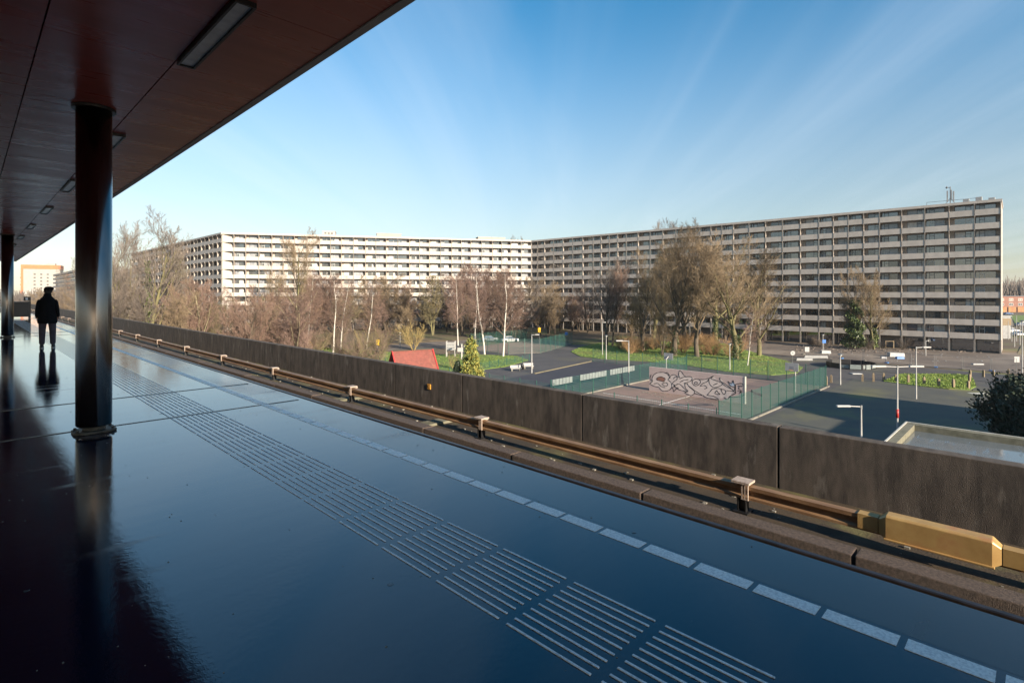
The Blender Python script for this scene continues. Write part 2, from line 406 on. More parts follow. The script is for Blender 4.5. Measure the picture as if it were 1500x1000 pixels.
gr_ = random.Random(8); f = MB()
for k in range(320):
    x_, y_ = gr_.uniform(-1.5, 3.5), gr_.uniform(.8, 14); q = gr_.uniform(.0012, .0042)
    f.box(x_-q, x_+q, y_-q, y_+q, -.001, q*.7)
tag(f.obj('grit', M['kerb']), 'fine pale grit scattered over the wet platform', 'grit', kind='stuff')
f = MB()
for k in range(36):
    x_, y_ = gr_.uniform(-.5, 3.4), gr_.uniform(1, 24); q = gr_.uniform(.010, .022)
    f.lathe([(q, .0004), (q*.9, .0016)], 8, (x_, y_, 0))
tag(f.obj('gum_spots', M['joint']), 'flattened chewing gum spots on the wet platform', 'stain', kind='stuff')
# ------------------------------------------------------------------ viaduct deck, rails
deck = struct(MB().box(2.9, 8.35, -60, 340, -1.75, -1.15).obj('viaduct_deck', M['rail_bed']))
struct(MB().box(-17, 2.88, -60, 340, -1.8, -1.36).obj('viaduct_slab', M['pier']))
for k in range(-2, 13):
    p = MB().box(-9, -7.4, 24*k-.8, 24*k+.8, GZ-.05, -1.9).box(1, 2.6, 24*k-.8, 24*k+.8, GZ-.05, -1.9).box(-12, 6, 24*k-.9, 24*k+.9, -2.6, -1.76)
    tag(p.obj('viaduct_pier', M['pier']), 'concrete pier carrying the railway viaduct', 'pier', 'piers under the viaduct')
def rail(x, label):
    z = -1.15
    prof = [(x-.07,z),(x+.07,z),(x+.07,z+.015),(x+.01,z+.03),(x+.01,z+.125),(x+.036,z+.138),(x+.036,z+.163),(x+.024,z+.172),(x-.024,z+.172),(x-.036,z+.163),(x-.036,z+.138),(x-.01,z+.125),(x-.01,z+.03),(x-.07,z+.015)]
    tag(MB().extrude_y(prof, -60, 340).obj('running_rail', M['steel']), label, 'rail')
rail(5.905, 'dark steel running rail along the foot of the concrete blocks')
rail(4.47, 'steel running rail close under the platform edge')
# concrete upstand blocks
ups = thing('concrete_upstand', 'row of brown rough concrete blocks behind the far running rail', 'kerb')
blocks = [MB().box(6.09, 6.325, .012, 2.338, -1.16, -.958).mesh('block', M['upstand']), MB().box(6.085, 6.33, .014, 2.336, -1.16, -.952).mesh('block', M['upstand'])]
rnd = random.Random(3)
for k in range(-6, 36):
    o = link('block', blocks[k % 2], ups, (rnd.uniform(-.008, .008), 1.34+2.35*k, rnd.uniform(-.006, .006))); bevel(o, .012, 2)
f = MB()
for k in range(36, 140): f.box(6.09, 6.325, 1.36+2.35*k, 3.68+2.35*k, -1.16, -.958)
stuff(f.obj('block_row_far', M['upstand'], ups))
# rubble and small things in the trough
f = MB()
for k in range(260):
    x, y = rnd.uniform(6.4, 8.0), rnd.uniform(-3, 30)**1.0; s = rnd.uniform(.006, .022)
    f.box(x-s, x+s, y-s*1.3, y+s*1.3, -1.152, -1.15+s)
tag(f.obj('gravel', M['kerb']), 'small pale stones scattered in the track trough', 'gravel', kind='stuff')
for k, y in enumerate((9.2, 12.9)):
    tag(bevel(MB().box(6.45, 7.5, y-.16, y+.16, -1.155, -1.10).obj('cable_cover', M['moss_concrete']), .01), ('mossy concrete cover slab lying in the track trough', 'flat mossy slab in the trough further along the parapet')[k], 'slab')
# parapet wall
par = thing('parapet_wall', 'long dark brown stained concrete parapet along the viaduct', 'wall')
js = [-14.61,-11.15,-7.69,-4.23,-.77,2.69,6.15,9.61,12.40] + [15.86+3.46*k for k in range(0, 26)]
WX, WT = 8.07, -.285
for a, b in zip(js[:-1], js[1:]):
    bevel(MB().box(WX, WX+.20, a+.011, b-.011, -1.6, WT).obj('wall_panel', M['parapet'], par), .01, 2)
MB().box(WX+.08, WX+.16, js[0], js[-1], -1.6, WT-.02).obj('joint_backing', M['dark_gap'], par)
stuff(MB().box(WX, WX+.2, js[-1], 340, -1.6, WT).box(WX, WX+.2, -60, js[0], -1.6, WT).obj('wall_panel_far', M['parapet'], par))
p = on_x(629, 566, WX)
pl = thing('marker_plate', 'small square orange plate fixed to the dark parapet', 'plate', (WX-.012, p.y, p.z))
MB().box(-.008, .011, -.062, .062, -.062, .062).obj('plate', M['orange'], pl)
MB().box(-.011, -.0075, -.034, .034, -.034, .034).obj('inset', M['rust'], pl); MB().box(-.0135, -.0105, -.015, .015, -.02, .02).obj('mark', M['orange'], pl)
# conductor rail
con = thing('conductor_rail', 'rusty third rail on short brackets with golden cover box', 'rail')
x, z = 6.90, -.97
prof = [(x-.05,z),(x+.05,z),(x+.05,z+.03),(x+.018,z+.05),(x+.018,z+.10),(x+.055,z+.125),(x+.055,z+.168),(x-.055,z+.168),(x-.055,z+.125),(x-.022,z+.10),(x-.022,z+.05),(x-.05,z+.03)]
MB().extrude_y(prof, -60, 1.30).obj('rail', M['rust'], con); MB().extrude_y(prof, 1.305, 340).obj('rail', M['rust'], con)
post = MB().box(-.05, .05, -.055, -.04, 0, .19).box(-.05, .05, .04, .055, 0, .19).box(-.012, .012, -.04, .04, 0, .185).box(-.10, .10, -.09, .09, -.005, .018)
post = post.mesh('post', M['black_metal'])
capm = MB().box(-.10, .10, -.11, .11, .372, .40).box(.06, .15, -.03, .03, .33, .365).mesh('cap', M['bracket'])
clipm = MB()
for yy in (-.085, -.05, -.015): clipm.box(-.078, -.060, yy-.007, yy+.007, .19, .372)
clipm.box(-.078, -.06, -.094, -.006, .176, .19); clipm.box(-.08, .08, .05, .075, .345, .372); clipm = clipm.mesh('clip', M['bracket'])
for k in range(-3, 24):
    b = link('bracket', post, con, (x, 2.72+4.93*k, -1.15)); link('cap', capm, b); link('clip', clipm, b)
def ring(y, hw, z0, z1, c=.02, xc=x):
    return [(xc-hw,y,z0),(xc+hw,y,z0),(xc+hw,y,z1-c),(xc+hw-c,y,z1),(xc-hw+c,y,z1),(xc-hw,y,z1-c)]
bx = MB().loft([ring(.29,.06,z+.02,z+.175,.01), ring(.36,.088,z-.02,z+.235), ring(1.20,.088,z-.02,z+.235), ring(1.27,.06,z+.02,z+.175,.01)][::-1])
bx.box(x-.10, x-.07, .34, 1.22, z-.026, z-.006)
cb = bevel(bx.obj('cover_box', M['gold'], con), .006); cb['label'] = 'golden cover box over the rail joint'
for ya, yb in ((.10, .285), (1.275, 1.46)): MB().box(x-.062, x+.062, ya, yb, z+.02, z+.178).obj('sleeve', M['gold'], con)

# ------------------------------------------------------------------ canopy
can = thing('platform_canopy', 'dark red panelled canopy roof over the platform', 'canopy', (0, 0, 0))
CZ, CXE, CYE = 3.76, 2.31, 49.2
MB().box(-11.7, CXE-.068, -45, CYE-.02, CZ+.035, CZ+.42).obj('roof_slab', M['canopy_back'], can)
MB().box(CXE-.064, CXE+.004, -45, CYE, CZ-.012, CZ+.45).box(-11.7, CXE-.066, CYE-.018, CYE+.012, CZ-.012, CZ+.45).obj('edge_trim', M['trim'], can)
rows = [(1.365, CXE-.062), (.43, 1.365), (-.505, .43)]
offs = [6.70, 5.76, 7.52]
for (a, b), o0 in zip(rows, offs):
    ys = [o0+2.42*k for k in range(-2, 18)]
    ys = [y for y in ys if y < CYE-1.0] + [CYE-.025]
    if a == .43:      # narrow filler strips at the columns
        for c in (7.87, 26.97): ys = [y for y in ys if abs(y-c) > .6] + [c-.13, c+.13]
        ys.sort()
    for y0, y1 in zip(ys[:-1], ys[1:]):
        MB().box(a+.006, b-.006, y0+.004, y1-.004, CZ, CZ+.03).obj('ceiling_panel', M['canopy'], can)
f = MB()
for (a, b), o0 in zip(rows, offs):
    for k in range(-21, -2): f.box(a+.006, b-.006, o0+2.42*k+.004, o0+2.42*(k+1)-.004, CZ, CZ+.03)
for r in range(12):
    a = -.505-.935*(r+1)
    for k in range(-19, 17): f.box(a+.006, a+.929, 7.4+2.42*k+.004, 7.4+2.42*(k+1)-.004, CZ, CZ+.03)
stuff(f.obj('ceiling_panel_rest', M['canopy'], can))
# ceiling lights
lm = [MB(), MB()]
a0, a1, L2 = 0, .15, 1.56
for bb in ((a0,a0+.018,-L2,0),(a1-.018,a1,-L2,0),(a0+.019,a1-.019,-L2,-L2+.018),(a0+.019,a1-.019,-.018,0)): lm[0].box(bb[0],bb[1],bb[2],bb[3],-.035,.004)
lm[1].box(.0195, a1-.0195, -L2+.019, -.019, -.018, .003)
for k in range(1, 8): lm[1].box(.02, a1-.02, -L2*k/8-.002, -L2*k/8+.002, -.0205, -.0175)
lm = [lm[0].mesh('frame', M['black_metal']), lm[1].mesh('diffuser', M['diffuser'])]
ends = [5.74, 10.45, 14.6, 19.1, 23.9, 28.6, 33.4, 38.1, 42.8]
names = ['nearest long unlit ceiling light at the top of the picture', 'unlit ceiling light partly hidden behind the top of the thick column', 'unlit ceiling light just left of the thick column', 'second unlit ceiling light left of the thick column', 'third unlit ceiling light left of the thick column'] 
for i, y in enumerate(ends):
    t = thing('ceiling_light', names[i] if i < 5 else 'small distant ceiling light near the far column top', 'ceiling light', (1.37, y, CZ-.004), 0, 'ceiling lights in a row')
    link('frame', lm[0], t); link('diffuser', lm[1], t)
# columns
def column(y, label):
    t = thing('steel_column', label, 'column', (1.04, y, 0), 0, 'canopy columns')
    sm(MB().lathe([(.160,.075),(.172,.09),(.172,3.72)], 48).obj('shaft', M['column'], t))
    MB().lathe([(.21,3.722),(.21,3.755)], 40).obj('collar', M['black_metal'], t)
    MB().lathe([(.11,.03),(.11,.074)], 20).obj('foot', M['foot'], t)
    q = [(-.20,-.11),(-.11,-.18),(.11,-.18),(.20,-.11),(.20,.11),(.11,.18),(-.11,.18),(-.20,.11)]
    bevel(MB().poly(q, .0015, .029).obj('base_plate', M['foot'], t), .006)
    for sx_ in (-.165, .165):
        for sy_ in (-.09, .09): MB().lathe([(.016,.029),(.016,.05)], 6, (sx_, sy_, 0)).obj('bolt', M['foot'], t)
column(7.87, 'thick dark glossy steel column in the foreground')
column(26.97, 'slimmer looking distant steel column at the left edge')
column(46.07, 'steel column standing at the far end of the canopy')
column(-11.23, 'steel column behind the viewer under the canopy')
# cabinet at the platform end
d0 = 35.2; p = gd(42, d0, 0)
t = thing('equipment_cabinet', 'black cabinet with a small monitor at the far platform end', 'cabinet', (p.x, p.y, 0))
bevel(MB().box(-1.3, -.02, -.2, .2, .10, 1.08).obj('body', M['black_metal'], t), .02)
MB().box(-.018, .10, -.12, .12, 0, 1.12).obj('post', M['black_metal'], t)
MB().box(-.25, .10, -.08, .08, 1.13, 1.40).obj('monitor', M['black_metal'], t); MB().box(-.16, -.04, -.09, -.081, 1.19, 1.33).obj('screen', M['diffuser'], t)

# ------------------------------------------------------------------ apartment wings
FH, G0, NF, PH = 2.8, 2.9, 10, 1.02
_cache = {}
def cached(key, fn):
    if key not in _cache: _cache[key] = fn()
    return _cache[key]
def win_meshes(W, mir, fm, g1, g2):
    pw = .20*W                      # closed beige panel beside the window
    x0, x1 = (pw, W-.10) if not mir else (.10, W-pw)
    z0, z1, t = .30, 2.42, .07; w = x1-x0
    cuts = [x0, x0+w*.56, x0+w*.82, x1-t] if not mir else [x0, x0+w*.18, x0+w*.44, x1-t]
    c = cuts[1] if not mir else cuts[2]
    def frame():
        fr = MB()
        def fb(a, b, c_, d): fr.box(a, b, 1.40, 1.47, c_, d)
        fb(x0, x1, z1-t, z1); fb(x0, x1, z0, z0+t)
        for q in cuts: fb(q, q+t, z0+t, z1-t)
        fr.box(cuts[1]+t, cuts[2], 1.39, 1.465, 1.86, 1.95)
        return fr.mesh('window', fm)
    def pane(a, b, gm): return MB().box(a, b, 1.475, 1.49, z0+.01, z1-.01).mesh('pane', gm)
    return (cached(('fr', W, mir, fm.name), frame), cached(('p1', W, mir, g1.name), lambda: pane(x0+.01, c+.03, g1)), cached(('p2', W, mir, g2.name), lambda: pane(c+.034, x1-.01, g2)))
def wing(name, label, A, B, bays, zoff, seed, mode, pane_w, order):
    rr = random.Random(seed)
    A, B = Vector((A[0], A[1], 0)), Vector((B[0], B[1], 0)); L = (B-A).length
    t = thing(name, label, 'building', (A.x, A.y, GZ+zoff), math.atan2(B.y-A.y, B.x-A.x))
    xs = [0]
    for w in bays: xs.append(xs[-1]+w)
    k = L/xs[-1]; xs = [x*k for x in xs]
    H = G0+FH*NF
    # body behind the galleries, window wall in beige, end walls
    MB().box(.15, L-.15, 1.5, 12.5, G0-.2, H-.5).obj('wall', M['panel_beige'], t)
    MB().box(-.02, .13, -.05, 12.6, 0, H-.5).box(L-.13, L+.02, -.05, 12.6, 0, H-.5).obj('end_wall', M['concrete'], t)
    MB().box(-.15, L+.15, -.32, 12.7, H-.52, H).obj('roof_edge', M['concrete'], t)
    MB().box(.2, L-.2, .1, 12.4, H+.003, H+.06).obj('roof', M['roofing'], t)
    for f in range(NF):
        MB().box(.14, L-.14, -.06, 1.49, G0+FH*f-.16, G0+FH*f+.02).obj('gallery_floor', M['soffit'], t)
    # ground floor
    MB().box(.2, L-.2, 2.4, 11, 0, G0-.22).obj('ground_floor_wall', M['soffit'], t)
    gf = MB()
    for a, b in zip(xs[:-1], xs[1:]):
        if rr.random() < .8: gf.box(a+.35, b-.25, 2.30, 2.39, .25, 2.5)
    stuff(gf.obj('ground_floor_glazing', M['glass'], t))
    # columns with projecting beam tips
    def colmesh():
        m = MB().box(-.05, .05, -.165, -.062, G0-.17, H-.53)
        for f in range(NF+1):
            z = G0+FH*f-.42 if f < NF else H-.86
            m.box(-.09, .09, -.36, -.168, z, z+.28)
        m.box(-.14, .14, -.14, .1, 0, G0-.18)
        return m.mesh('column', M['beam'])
    cm = cached('col', colmesh)
    part = MB()
    for i, x in enumerate(xs):
        xx = min(max(x, .1), L-.1)
        link('column', cm, t, (xx, 0, 0))
        if 0 < i < len(xs)-1:
            for f in range(NF):
                z = G0+FH*f
                part.box(x-.07, x+.07, -.02, 1.45, z+2.26, z+2.62)
                if mode == 'mid' or i % 2 == 0: part.box(x-.05, x+.05, -.05, 1.45, z+.03, z+2.25)
    stuff(part.obj('partition', M['panel_beige'], t))
    cells = [(i, f) for i in range(len(bays)) for f in range(NF)]
    if order: cells.sort(key=lambda c: -c[0])
    n = 0; pm_, wm_, gm_ = MB(), MB(), {}
    for i, f in cells:
        x0, x1 = xs[i], xs[i+1]; W = x1-x0; z = G0+FH*f; n += 1
        gl, gl2 = rr.choices(['glass', 'glass_dim', 'curtain_grey', 'curtain'], pane_w(f), k=2)
        fm = M['frame_dark'] if rr.random() < (.85 if mode == 'near' else .5) else M['frame_white']
        key = round(W, 2); mir = i % 2
        if mode != 'far' and n <= 300:
            pmesh = cached(('par', key), lambda: MB().box(.085, W-.085, -.13, -.065, -.17, PH).box(.085, W-.085, -.06, .0, PH-.08, PH+.02).mesh('parapet_panel', M['concrete']))
            link('parapet_panel', pmesh, t, (x0, rr.uniform(-.012, .012), z))
            a, b, b2_ = win_meshes(key, mir, fm, M[gl], M[gl2])
            w = link('window', a, t, (x0, 0, z)); link('pane', b, w); link('pane', b2_, w)
        else:
            pm_.box(x0+.085, x1-.085, -.13, -.065, z-.17, z+PH)
            a, b, b2_ = win_meshes(key, mir, fm, M[gl], M[gl2])
            for me_, dst in ((a, wm_), (b, gm_.setdefault(gl, MB())), (b2_, gm_.setdefault(gl2, MB()))):
                o = len(dst.v); dst.v += [(v.co.x+x0, v.co.y, v.co.z+z) for v in me_.vertices]; dst.f += [tuple(q+o for q in p.vertices) for p in me_.polygons]
    if pm_.v:
        stuff(pm_.obj('parapet_panel_far', M['concrete'], t)); stuff(wm_.obj('window_far', M['frame_dark'], t))
        for k2, q in gm_.items(): stuff(q.obj('pane_far', M[k2], t))
    return t, xs, L
C23, C12 = (141.5, 130.3), (55.5, 181.2)
b3 = []
while sum(b3) < 121: b3 += [4]*5 + [3]*4
b3 = b3[:34]
w3, xs3, L3 = wing('apartment_wing', 'long grey concrete apartment slab on the right with ten gallery floors', C23, (145.3, 6.3), b3[::-1], 0, 11, 'near', lambda f: (6, 2, 2.5, .6) if f > 4 else (4, 4, 1.5, 1.6), True)  # extra white panes low down stand in for daylight seen through the flats
b2 = []
while sum(b2) < 97: b2 += [3.5, 3.5, 4, 4]
w2, xs2, L2w = wing('apartment_wing', 'bright sunlit concrete apartment slab in the middle facing the park', C12, C23, b2, .013, 12, 'mid', lambda f: (4, 3.5, 4, 2.5), False)
w1, xs1, L1 = wing('apartment_wing', 'apartment slab at the left receding behind bare trees', (54.8, 307), C12, [4]*31, .026, 13, 'far', lambda f: (3, 3, 3, 3), False)
# roof equipment
H = 30.9
def on_wing(w, x, y, z): return w.matrix_basis @ Vector((x, y, z))
def roofbox(w, x0, x1, y0, y1, h, name, label, mat, cat):
    t = thing(name, label, cat, on_wing(w, (x0+x1)/2, (y0+y1)/2, H+.07), w.rotation_euler.z); a, b = (x1-x0)/2, (y1-y0)/2
    MB().box(-a, a, -b, b, 0, h).obj('wall', mat, t); MB().box(-a-.12, a+.12, -b-.12, b+.12, h+.003, h+.16).obj('cap', M['concrete'], t)
    if h > 1: 
        for q in (-.5, 0, .5): MB().box(q*a-.35, q*a+.35, -b-.04, -b-.004, h*.3, h*.7).obj('vent', M['glass_dim'], t)
    return t
def wx(w, xs, u, L):    # local x where bearing u meets the facade
    o = w.matrix_basis.translation; d = (w.matrix_basis.to_3x3() @ Vector((1,0,0))); r = ray(u, 430)
    return (o.y*r.x - o.x*r.y)/(d.x*r.y - d.y*r.x)
xa, xb = wx(w2, xs2, 472, L2w), wx(w2, xs2, 491, L2w)
roofbox(w2, xa, xb, -.1, 5, 1.1, 'lift_house', 'lift housing with vents on the roof edge of the sunlit slab', M['concrete'], 'roof box')
xa, xb = wx(w2, xs2, 552, L2w), wx(w2, xs2, 588, L2w)
roofbox(w2, xa, xb, 1, 6, 1.0, 'roof_room', 'low white plant room on the roof of the sunlit slab', M['white_wall'], 'roof box')
xa, xb = wx(w2, xs2, 702, L2w), wx(w2, xs2, 742, L2w)
roofbox(w2, xa, xb, 2, 6, .8, 'roof_room', 'low white roof structure near the inner corner of the slab', M['white_wall'], 'roof box')
xm = wx(w3, xs3, 1391, L3)
t = thing('antenna_mast', 'telecom mast with pale antenna panels on the roof of the grey slab', 'antenna', on_wing(w3, xm, 1.8, H+.07), w3.rotation_euler.z)
MB().tube([(0,0,0),(0,0,3.7)], .09, 8).tube([(0,0,1.3),(-.8,0,.1)], .05, 6).tube([(0,0,1.3),(.8,0,.1)], .05, 6).obj('mast', M['galv'], t)
MB().box(-.62,-.38,-.1,.1,.5,2.9).obj('antenna_panel', M['white'], t); MB().box(.42,.66,-.1,.1,.4,2.7).obj('antenna_panel', M['white'], t); MB().box(.12,.3,-.1,.1,.9,3.0).obj('antenna_panel', M['white'], t)
MB().tube([(0,0,3.5),(-.55,0,3.6)], .05, 6).lathe([(.05,3.35),(.24,3.6),(.05,3.85)], 10, (-.6,0,0)).obj('dish', M['galv'], t)
MB().tube([(-4,0,.8),(5,0,.8)], .04, 5).tube([(-4,0,.8),(-4,0,0)], .04, 5).tube([(5,0,.8),(5,0,0)], .04, 5).obj('rail', M['galv'], t)
for k, (dx, w_, h_) in enumerate(((2.6, 1.2, .7), (4.6, .9, .9), (6.6, 1.3, .5))):
    tag(bevel(MB().box(-w_/2, w_/2, -.5, .5, 0, h_).obj('roof_unit', M['white'], None, False, on_wing(w3, xm+dx, 1.6, H+.07)), .03), 'small pale roof unit beside the antenna mast', 'roof unit', 'roof units beside the mast')

# ------------------------------------------------------------------ far buildings
def tower():
    d = 470; c = gd(60, d); ang = -YAW+R(32)
    t = thing('tower_block', 'distant white tower with an orange red top and edge', 'building', (c.x, c.y, GZ), ang)
    h = hgt(388, d); a = 13
    MB().box(-a, a, 0, 16, 0, h-3.6).obj('wall', M['white_wall'], t); MB().box(-a-.2, a+.2, -.2, 16.2, h-3.59, h).obj('top_band', M['orange_wall'], t)
    MB().box(-a-.25, -a+1.4, -.25, 3, 0, h-3.6).obj('corner_strip', M['orange_wall'], t)
    for f in range(int(h/3)-2):
        z = 1.2+3*f
        for q in (-4.2, 0.2, 4.5):
            w = MB().box(q-.7, q+.7, -.06, -.004, z, z+1.3).obj('window', M['glass_dim'], t)
        MB().box(-a-1.3, -a-.26, 3.2, 15, z, z+1.1).obj('balcony', M['white_wall'] if f % 2 else M['orange_wall'], t)
    MB().box(2, 9, 4, 10, h+.01, h+1.6).obj('roof_box', M['white_wall'], t)
tower()
def slab(u0, d0, u1, d1, v, label, mat, fl, step=False):
    a, b = gd(u0, d0), gd(u1, d1); L = (b-a).length
    t = thing('apartment_slab', label, 'building', (a.x, a.y, GZ), math.atan2(b.y-a.y, b.x-a.x)); h = hgt(v, d1); fh = h/fl
    MB().box(0, L, 1.4, 13, 0, h-.05).obj('wall', mat, t)
    for f in range(1, fl+1):
        MB().box(-.3, L+.3, -.1, 1.35, fh*f-1.25, fh*f).obj('balcony', M['white_wall'], t)
        n = int(L/6)
        stuff(MB_windows(L, n, fh*(f-1)+.6, fh*f-1.4).obj('window', M['glass_dim'], t))
    MB().box(L*.7, L*.85, 3, 9, h+.01, h+2.6).obj('roof_box', M['white_wall'], t)
    return t
def MB_windows(L, n, z0, z1):
    m = MB()
    for k in range(n): m.box(L*(k+.15)/n, L*(k+.85)/n, 1.33, 1.39, z0, z1)
    return m
slab(78, 420, 128, 300, 391, 'distant white slab with balcony bands behind the standing person', M['white_wall'], 9)
slab(150, 300, 212, 270, 393, 'distant white slab glimpsed between trees right of the thick column', M['white_wall'], 9)
# brick terrace far right
d = 350; a, b = gd(1462, d), gd(1560, d); L = (b-a).length
t = thing('brick_terrace', 'distant brick row houses at the right edge', 'houses', (a.x, a.y, GZ), math.atan2(b.y-a.y, b.x-a.x)); h = hgt(434, d)
MB().box(0, L, 0, 9, 0, h).obj('wall', M['brick'], t); MB().box(-.3, L+.3, -.3, 9.3, h+.01, h+.35).obj('roof', M['frame_dark'], t)
for k in range(int(L/6)):
    MB().box(6*k+.3, 6*k+5.2, -.5, -.01, 0, 3.4).obj('porch', M['brick_orange'], t)
    for z in (4.2, 7.2):
        w = MB().box(6*k+1, 6*k+3.8, -.09, -.01, z, z+1.7).obj('window', M['frame_white'], t)
        MB().box(6*k+1.15, 6*k+2.35, -.11, -.092, z+.15, z+1.55).box(6*k+2.5, 6*k+3.65, -.11, -.092, z+.15, z+1.55).obj('pane', M['glass'], w)
sheet('street_lawn', [gd(1488, 210), gd(1560, 210), gd(1560, 300), gd(1480, 300)], .05, M['grass'])
c = g(1474.5, 496); t = thing('wooden_kiosk', 'timber clad site cabin beside the end of the grey slab', 'cabin', c, -YAW)
MB().box(-1.0, 1.1, 0, 2.5, 0, 5.9).obj('body', M['galv'], t); MB().box(-1.1, 1.2, -.1, 2.6, 3.6, 5.4).obj('cladding', M['wood'], t); MB().box(-1.2, 1.3, -.2, 2.7, 5.91, 6.1).obj('roof', M['white'], t)
# unseen buildings, added outside the view to cast the parking lot's shadow
t = thing('garage_building', 'tall concrete garage building just outside the right edge', 'building', (0, 0, GZ))
MB().box(57.5, 70.6, -60, -7.3, 0, 9).obj('wall', M['concrete'], t); MB().box(57.3, 70.8, -60.2, -7.1, 9.01, 9.2).obj('roof', M['roofing'], t)
for k in range(8): MB().box(57.44, 57.49, -58+6*k, -53.5+6*k, 1, 3).obj('window', M['glass'], t)
t = thing('garage_building', 'lower concrete garage annex just outside the right edge', 'building', (0, 0, GZ))
MB().box(40.5, 57.3, -50, -8.6, 0, 7).obj('wall', M['concrete'], t); MB().box(40.3, 57.28, -50.2, -8.4, 7.01, 7.2).obj('roof', M['roofing'], t)
# flat roofed building next to the viaduct
c = g(1329, 618, -5.9); t = thing('flat_roof_building', 'low building with a wet flat roof behind the parapet', 'building', (c.x, c.y, 0))
MB().box(-24, 0, -40, 0, GZ, -6.5).obj('wall', M['brick'], t); MB().box(-23.6, -.42, -39.6, -.42, -6.49, -6.25).obj('roof', M['wet_roof'], t)
MB().box(-.4, .06, -40, .06, -6.49, -5.92).obj('roof_edge', M['moss_concrete'], t); MB().box(-24.06, -.41, -.4, .06, -6.49, -5.92).obj('roof_edge', M['moss_concrete'], t)
MB().box(.0, .09, -40, .09, -5.915, -5.88).box(-24.06, -.005, .0, .09, -5.915, -5.88).obj('coping', M['pale_edge'], t)

# ------------------------------------------------------------------ trees
def bare_tree(seed, H, P):
    rr = random.Random(seed); tr, cr = MB(), MB()
    def limb(p, d, length, r, lev):
        q = P['lev'][lev]; ns = q.get('seg', 3); pts, rs = [p.copy()], [r]; dd = d.normalized()
        for i in range(ns):
            j = q.get('wob', .15)
            dd = (dd + Vector((rr.gauss(0, j), rr.gauss(0, j), rr.gauss(0, j*.6))) + Vector((0, 0, q.get('up', .1)))).normalized()
            p = p + dd*length/ns; pts.append(p.copy()); rs.append(max(r*(1-(i+1)/ns*q.get('tap', .75)), P['rmin']))
        (tr if lev <= P.get('tl', 1) else cr).tube(pts, rs, 8 if lev == 0 else 5 if lev == 1 else 3, False)
        if lev+1 >= len(P['lev']): return
        n = q['n'] + rr.randint(-1, 1); s = q.get('start', .3)
        for k in range(max(n, 1)):
            f = s + (1-s)*(k+rr.random()*.8)/max(n, 1); f = min(f, .995)
            i = min(int(f*ns), ns-1); w = f*ns-i; pp = pts[i].lerp(pts[i+1], w); pr = rs[i]*(1-w)+rs[i+1]*w
            ax = (pts[i+1]-pts[i]).normalized(); o = ax.orthogonal().normalized()
            o.rotate(Matrix.Rotation(k*2.4+rr.uniform(-.6, .6), 3, ax)); an = q.get('ang', .7)*rr.uniform(.7, 1.25)
            nd = ax*math.cos(an)+o*math.sin(an)
            ln = length*q.get('len', .5)*(1-(f-s)/(1-s)*q.get('fall', .5))*rr.uniform(.75, 1.2)
            limb(pp, nd, ln, max(pr*q.get('rr', .55), P['rmin']), lev+1)
    base = Vector((0, 0, -.1))
    for k in range(P.get('stems', 1)):
        a = rr.uniform(0, 6.28); s = P.get('spread', 0)
        limb(base+Vector((math.cos(a), math.sin(a), 0))*s*.3, Vector((math.cos(a)*s+P.get('lean', 0), math.sin(a)*s, 1)), H*P.get('stem', .8)*(1 if k == 0 else rr.uniform(.6, 1)), P['r'], 0)
    return tr, cr
SP = {
 'poplar': dict(H=22, r=.38, rmin=.0092, stem=.66, lev=[dict(seg=6, wob=.06, up=.04, n=15, start=.20, ang=.62, len=.62, fall=.35, rr=.55), dict(seg=4, wob=.12, up=.17, n=9, start=.2, ang=.55, len=.50, rr=.5), dict(seg=3, wob=.14, up=.14, n=8, start=.15, ang=.6, len=.52, rr=.55), dict(seg=2, wob=.16, up=.12, n=9, start=.1, ang=.6, len=.62, rr=.6), dict(seg=2, wob=.15, up=.10)]),
 'elm': dict(H=22, r=.32, rmin=.0095, stem=.70, lev=[dict(seg=6, wob=.06, up=.04, n=13, start=.26, ang=.70, len=.58, fall=.4, rr=.52), dict(seg=4, wob=.13, up=.15, n=9, start=.2, ang=.55, len=.52, rr=.5), dict(seg=3, wob=.14, up=.13, n=8, start=.15, ang=.58, len=.52, rr=.55), dict(seg=2, wob=.16, up=.12, n=8, start=.1, ang=.55, len=.62, rr=.6), dict(seg=2, wob=.14, up=.1)]),
 'birch': dict(H=13, r=.13, rmin=.0068, stem=.92, tl=0, lev=[dict(seg=7, wob=.045, up=.03, n=26, start=.24, ang=.75, len=.30, fall=.6, rr=.42, tap=.9), dict(seg=3, wob=.1, up=.10, n=10, start=.15, ang=.6, len=.5, rr=.5), dict(seg=3, wob=.12, up=-.12, n=10, start=.1, ang=.6, len=.6, rr=.6), dict(seg=3, wob=.12, up=-.30)]),
 'small': dict(H=11, r=.15, rmin=.0068, stem=.66, stems=2, spread=.14, lev=[dict(seg=5, wob=.09, up=.05, n=11, start=.18, ang=.75, len=.54, fall=.4, rr=.5), dict(seg=3, wob=.15, up=.15, n=8, start=.15, ang=.6, len=.52, rr=.5), dict(seg=3, wob=.16, up=.12, n=7, start=.1, ang=.6, len=.55, rr=.6), dict(seg=2, wob=.16, up=.06, n=7, start=.1, ang=.6, len=.6, rr=.7), dict(seg=2, wob=.15, up=.05)]),
 'shrub': dict(H=4.5, r=.035, rmin=.0075, stem=.85, stems=14, spread=.6, lev=[dict(seg=4, wob=.10, up=.05, n=9, start=.12, ang=.6, len=.48, rr=.6), dict(seg=3, wob=.15, up=.1, n=8, start=.1, ang=.6, len=.5, rr=.7), dict(seg=2, wob=.15, up=.08)]),
}
PROTO = {}
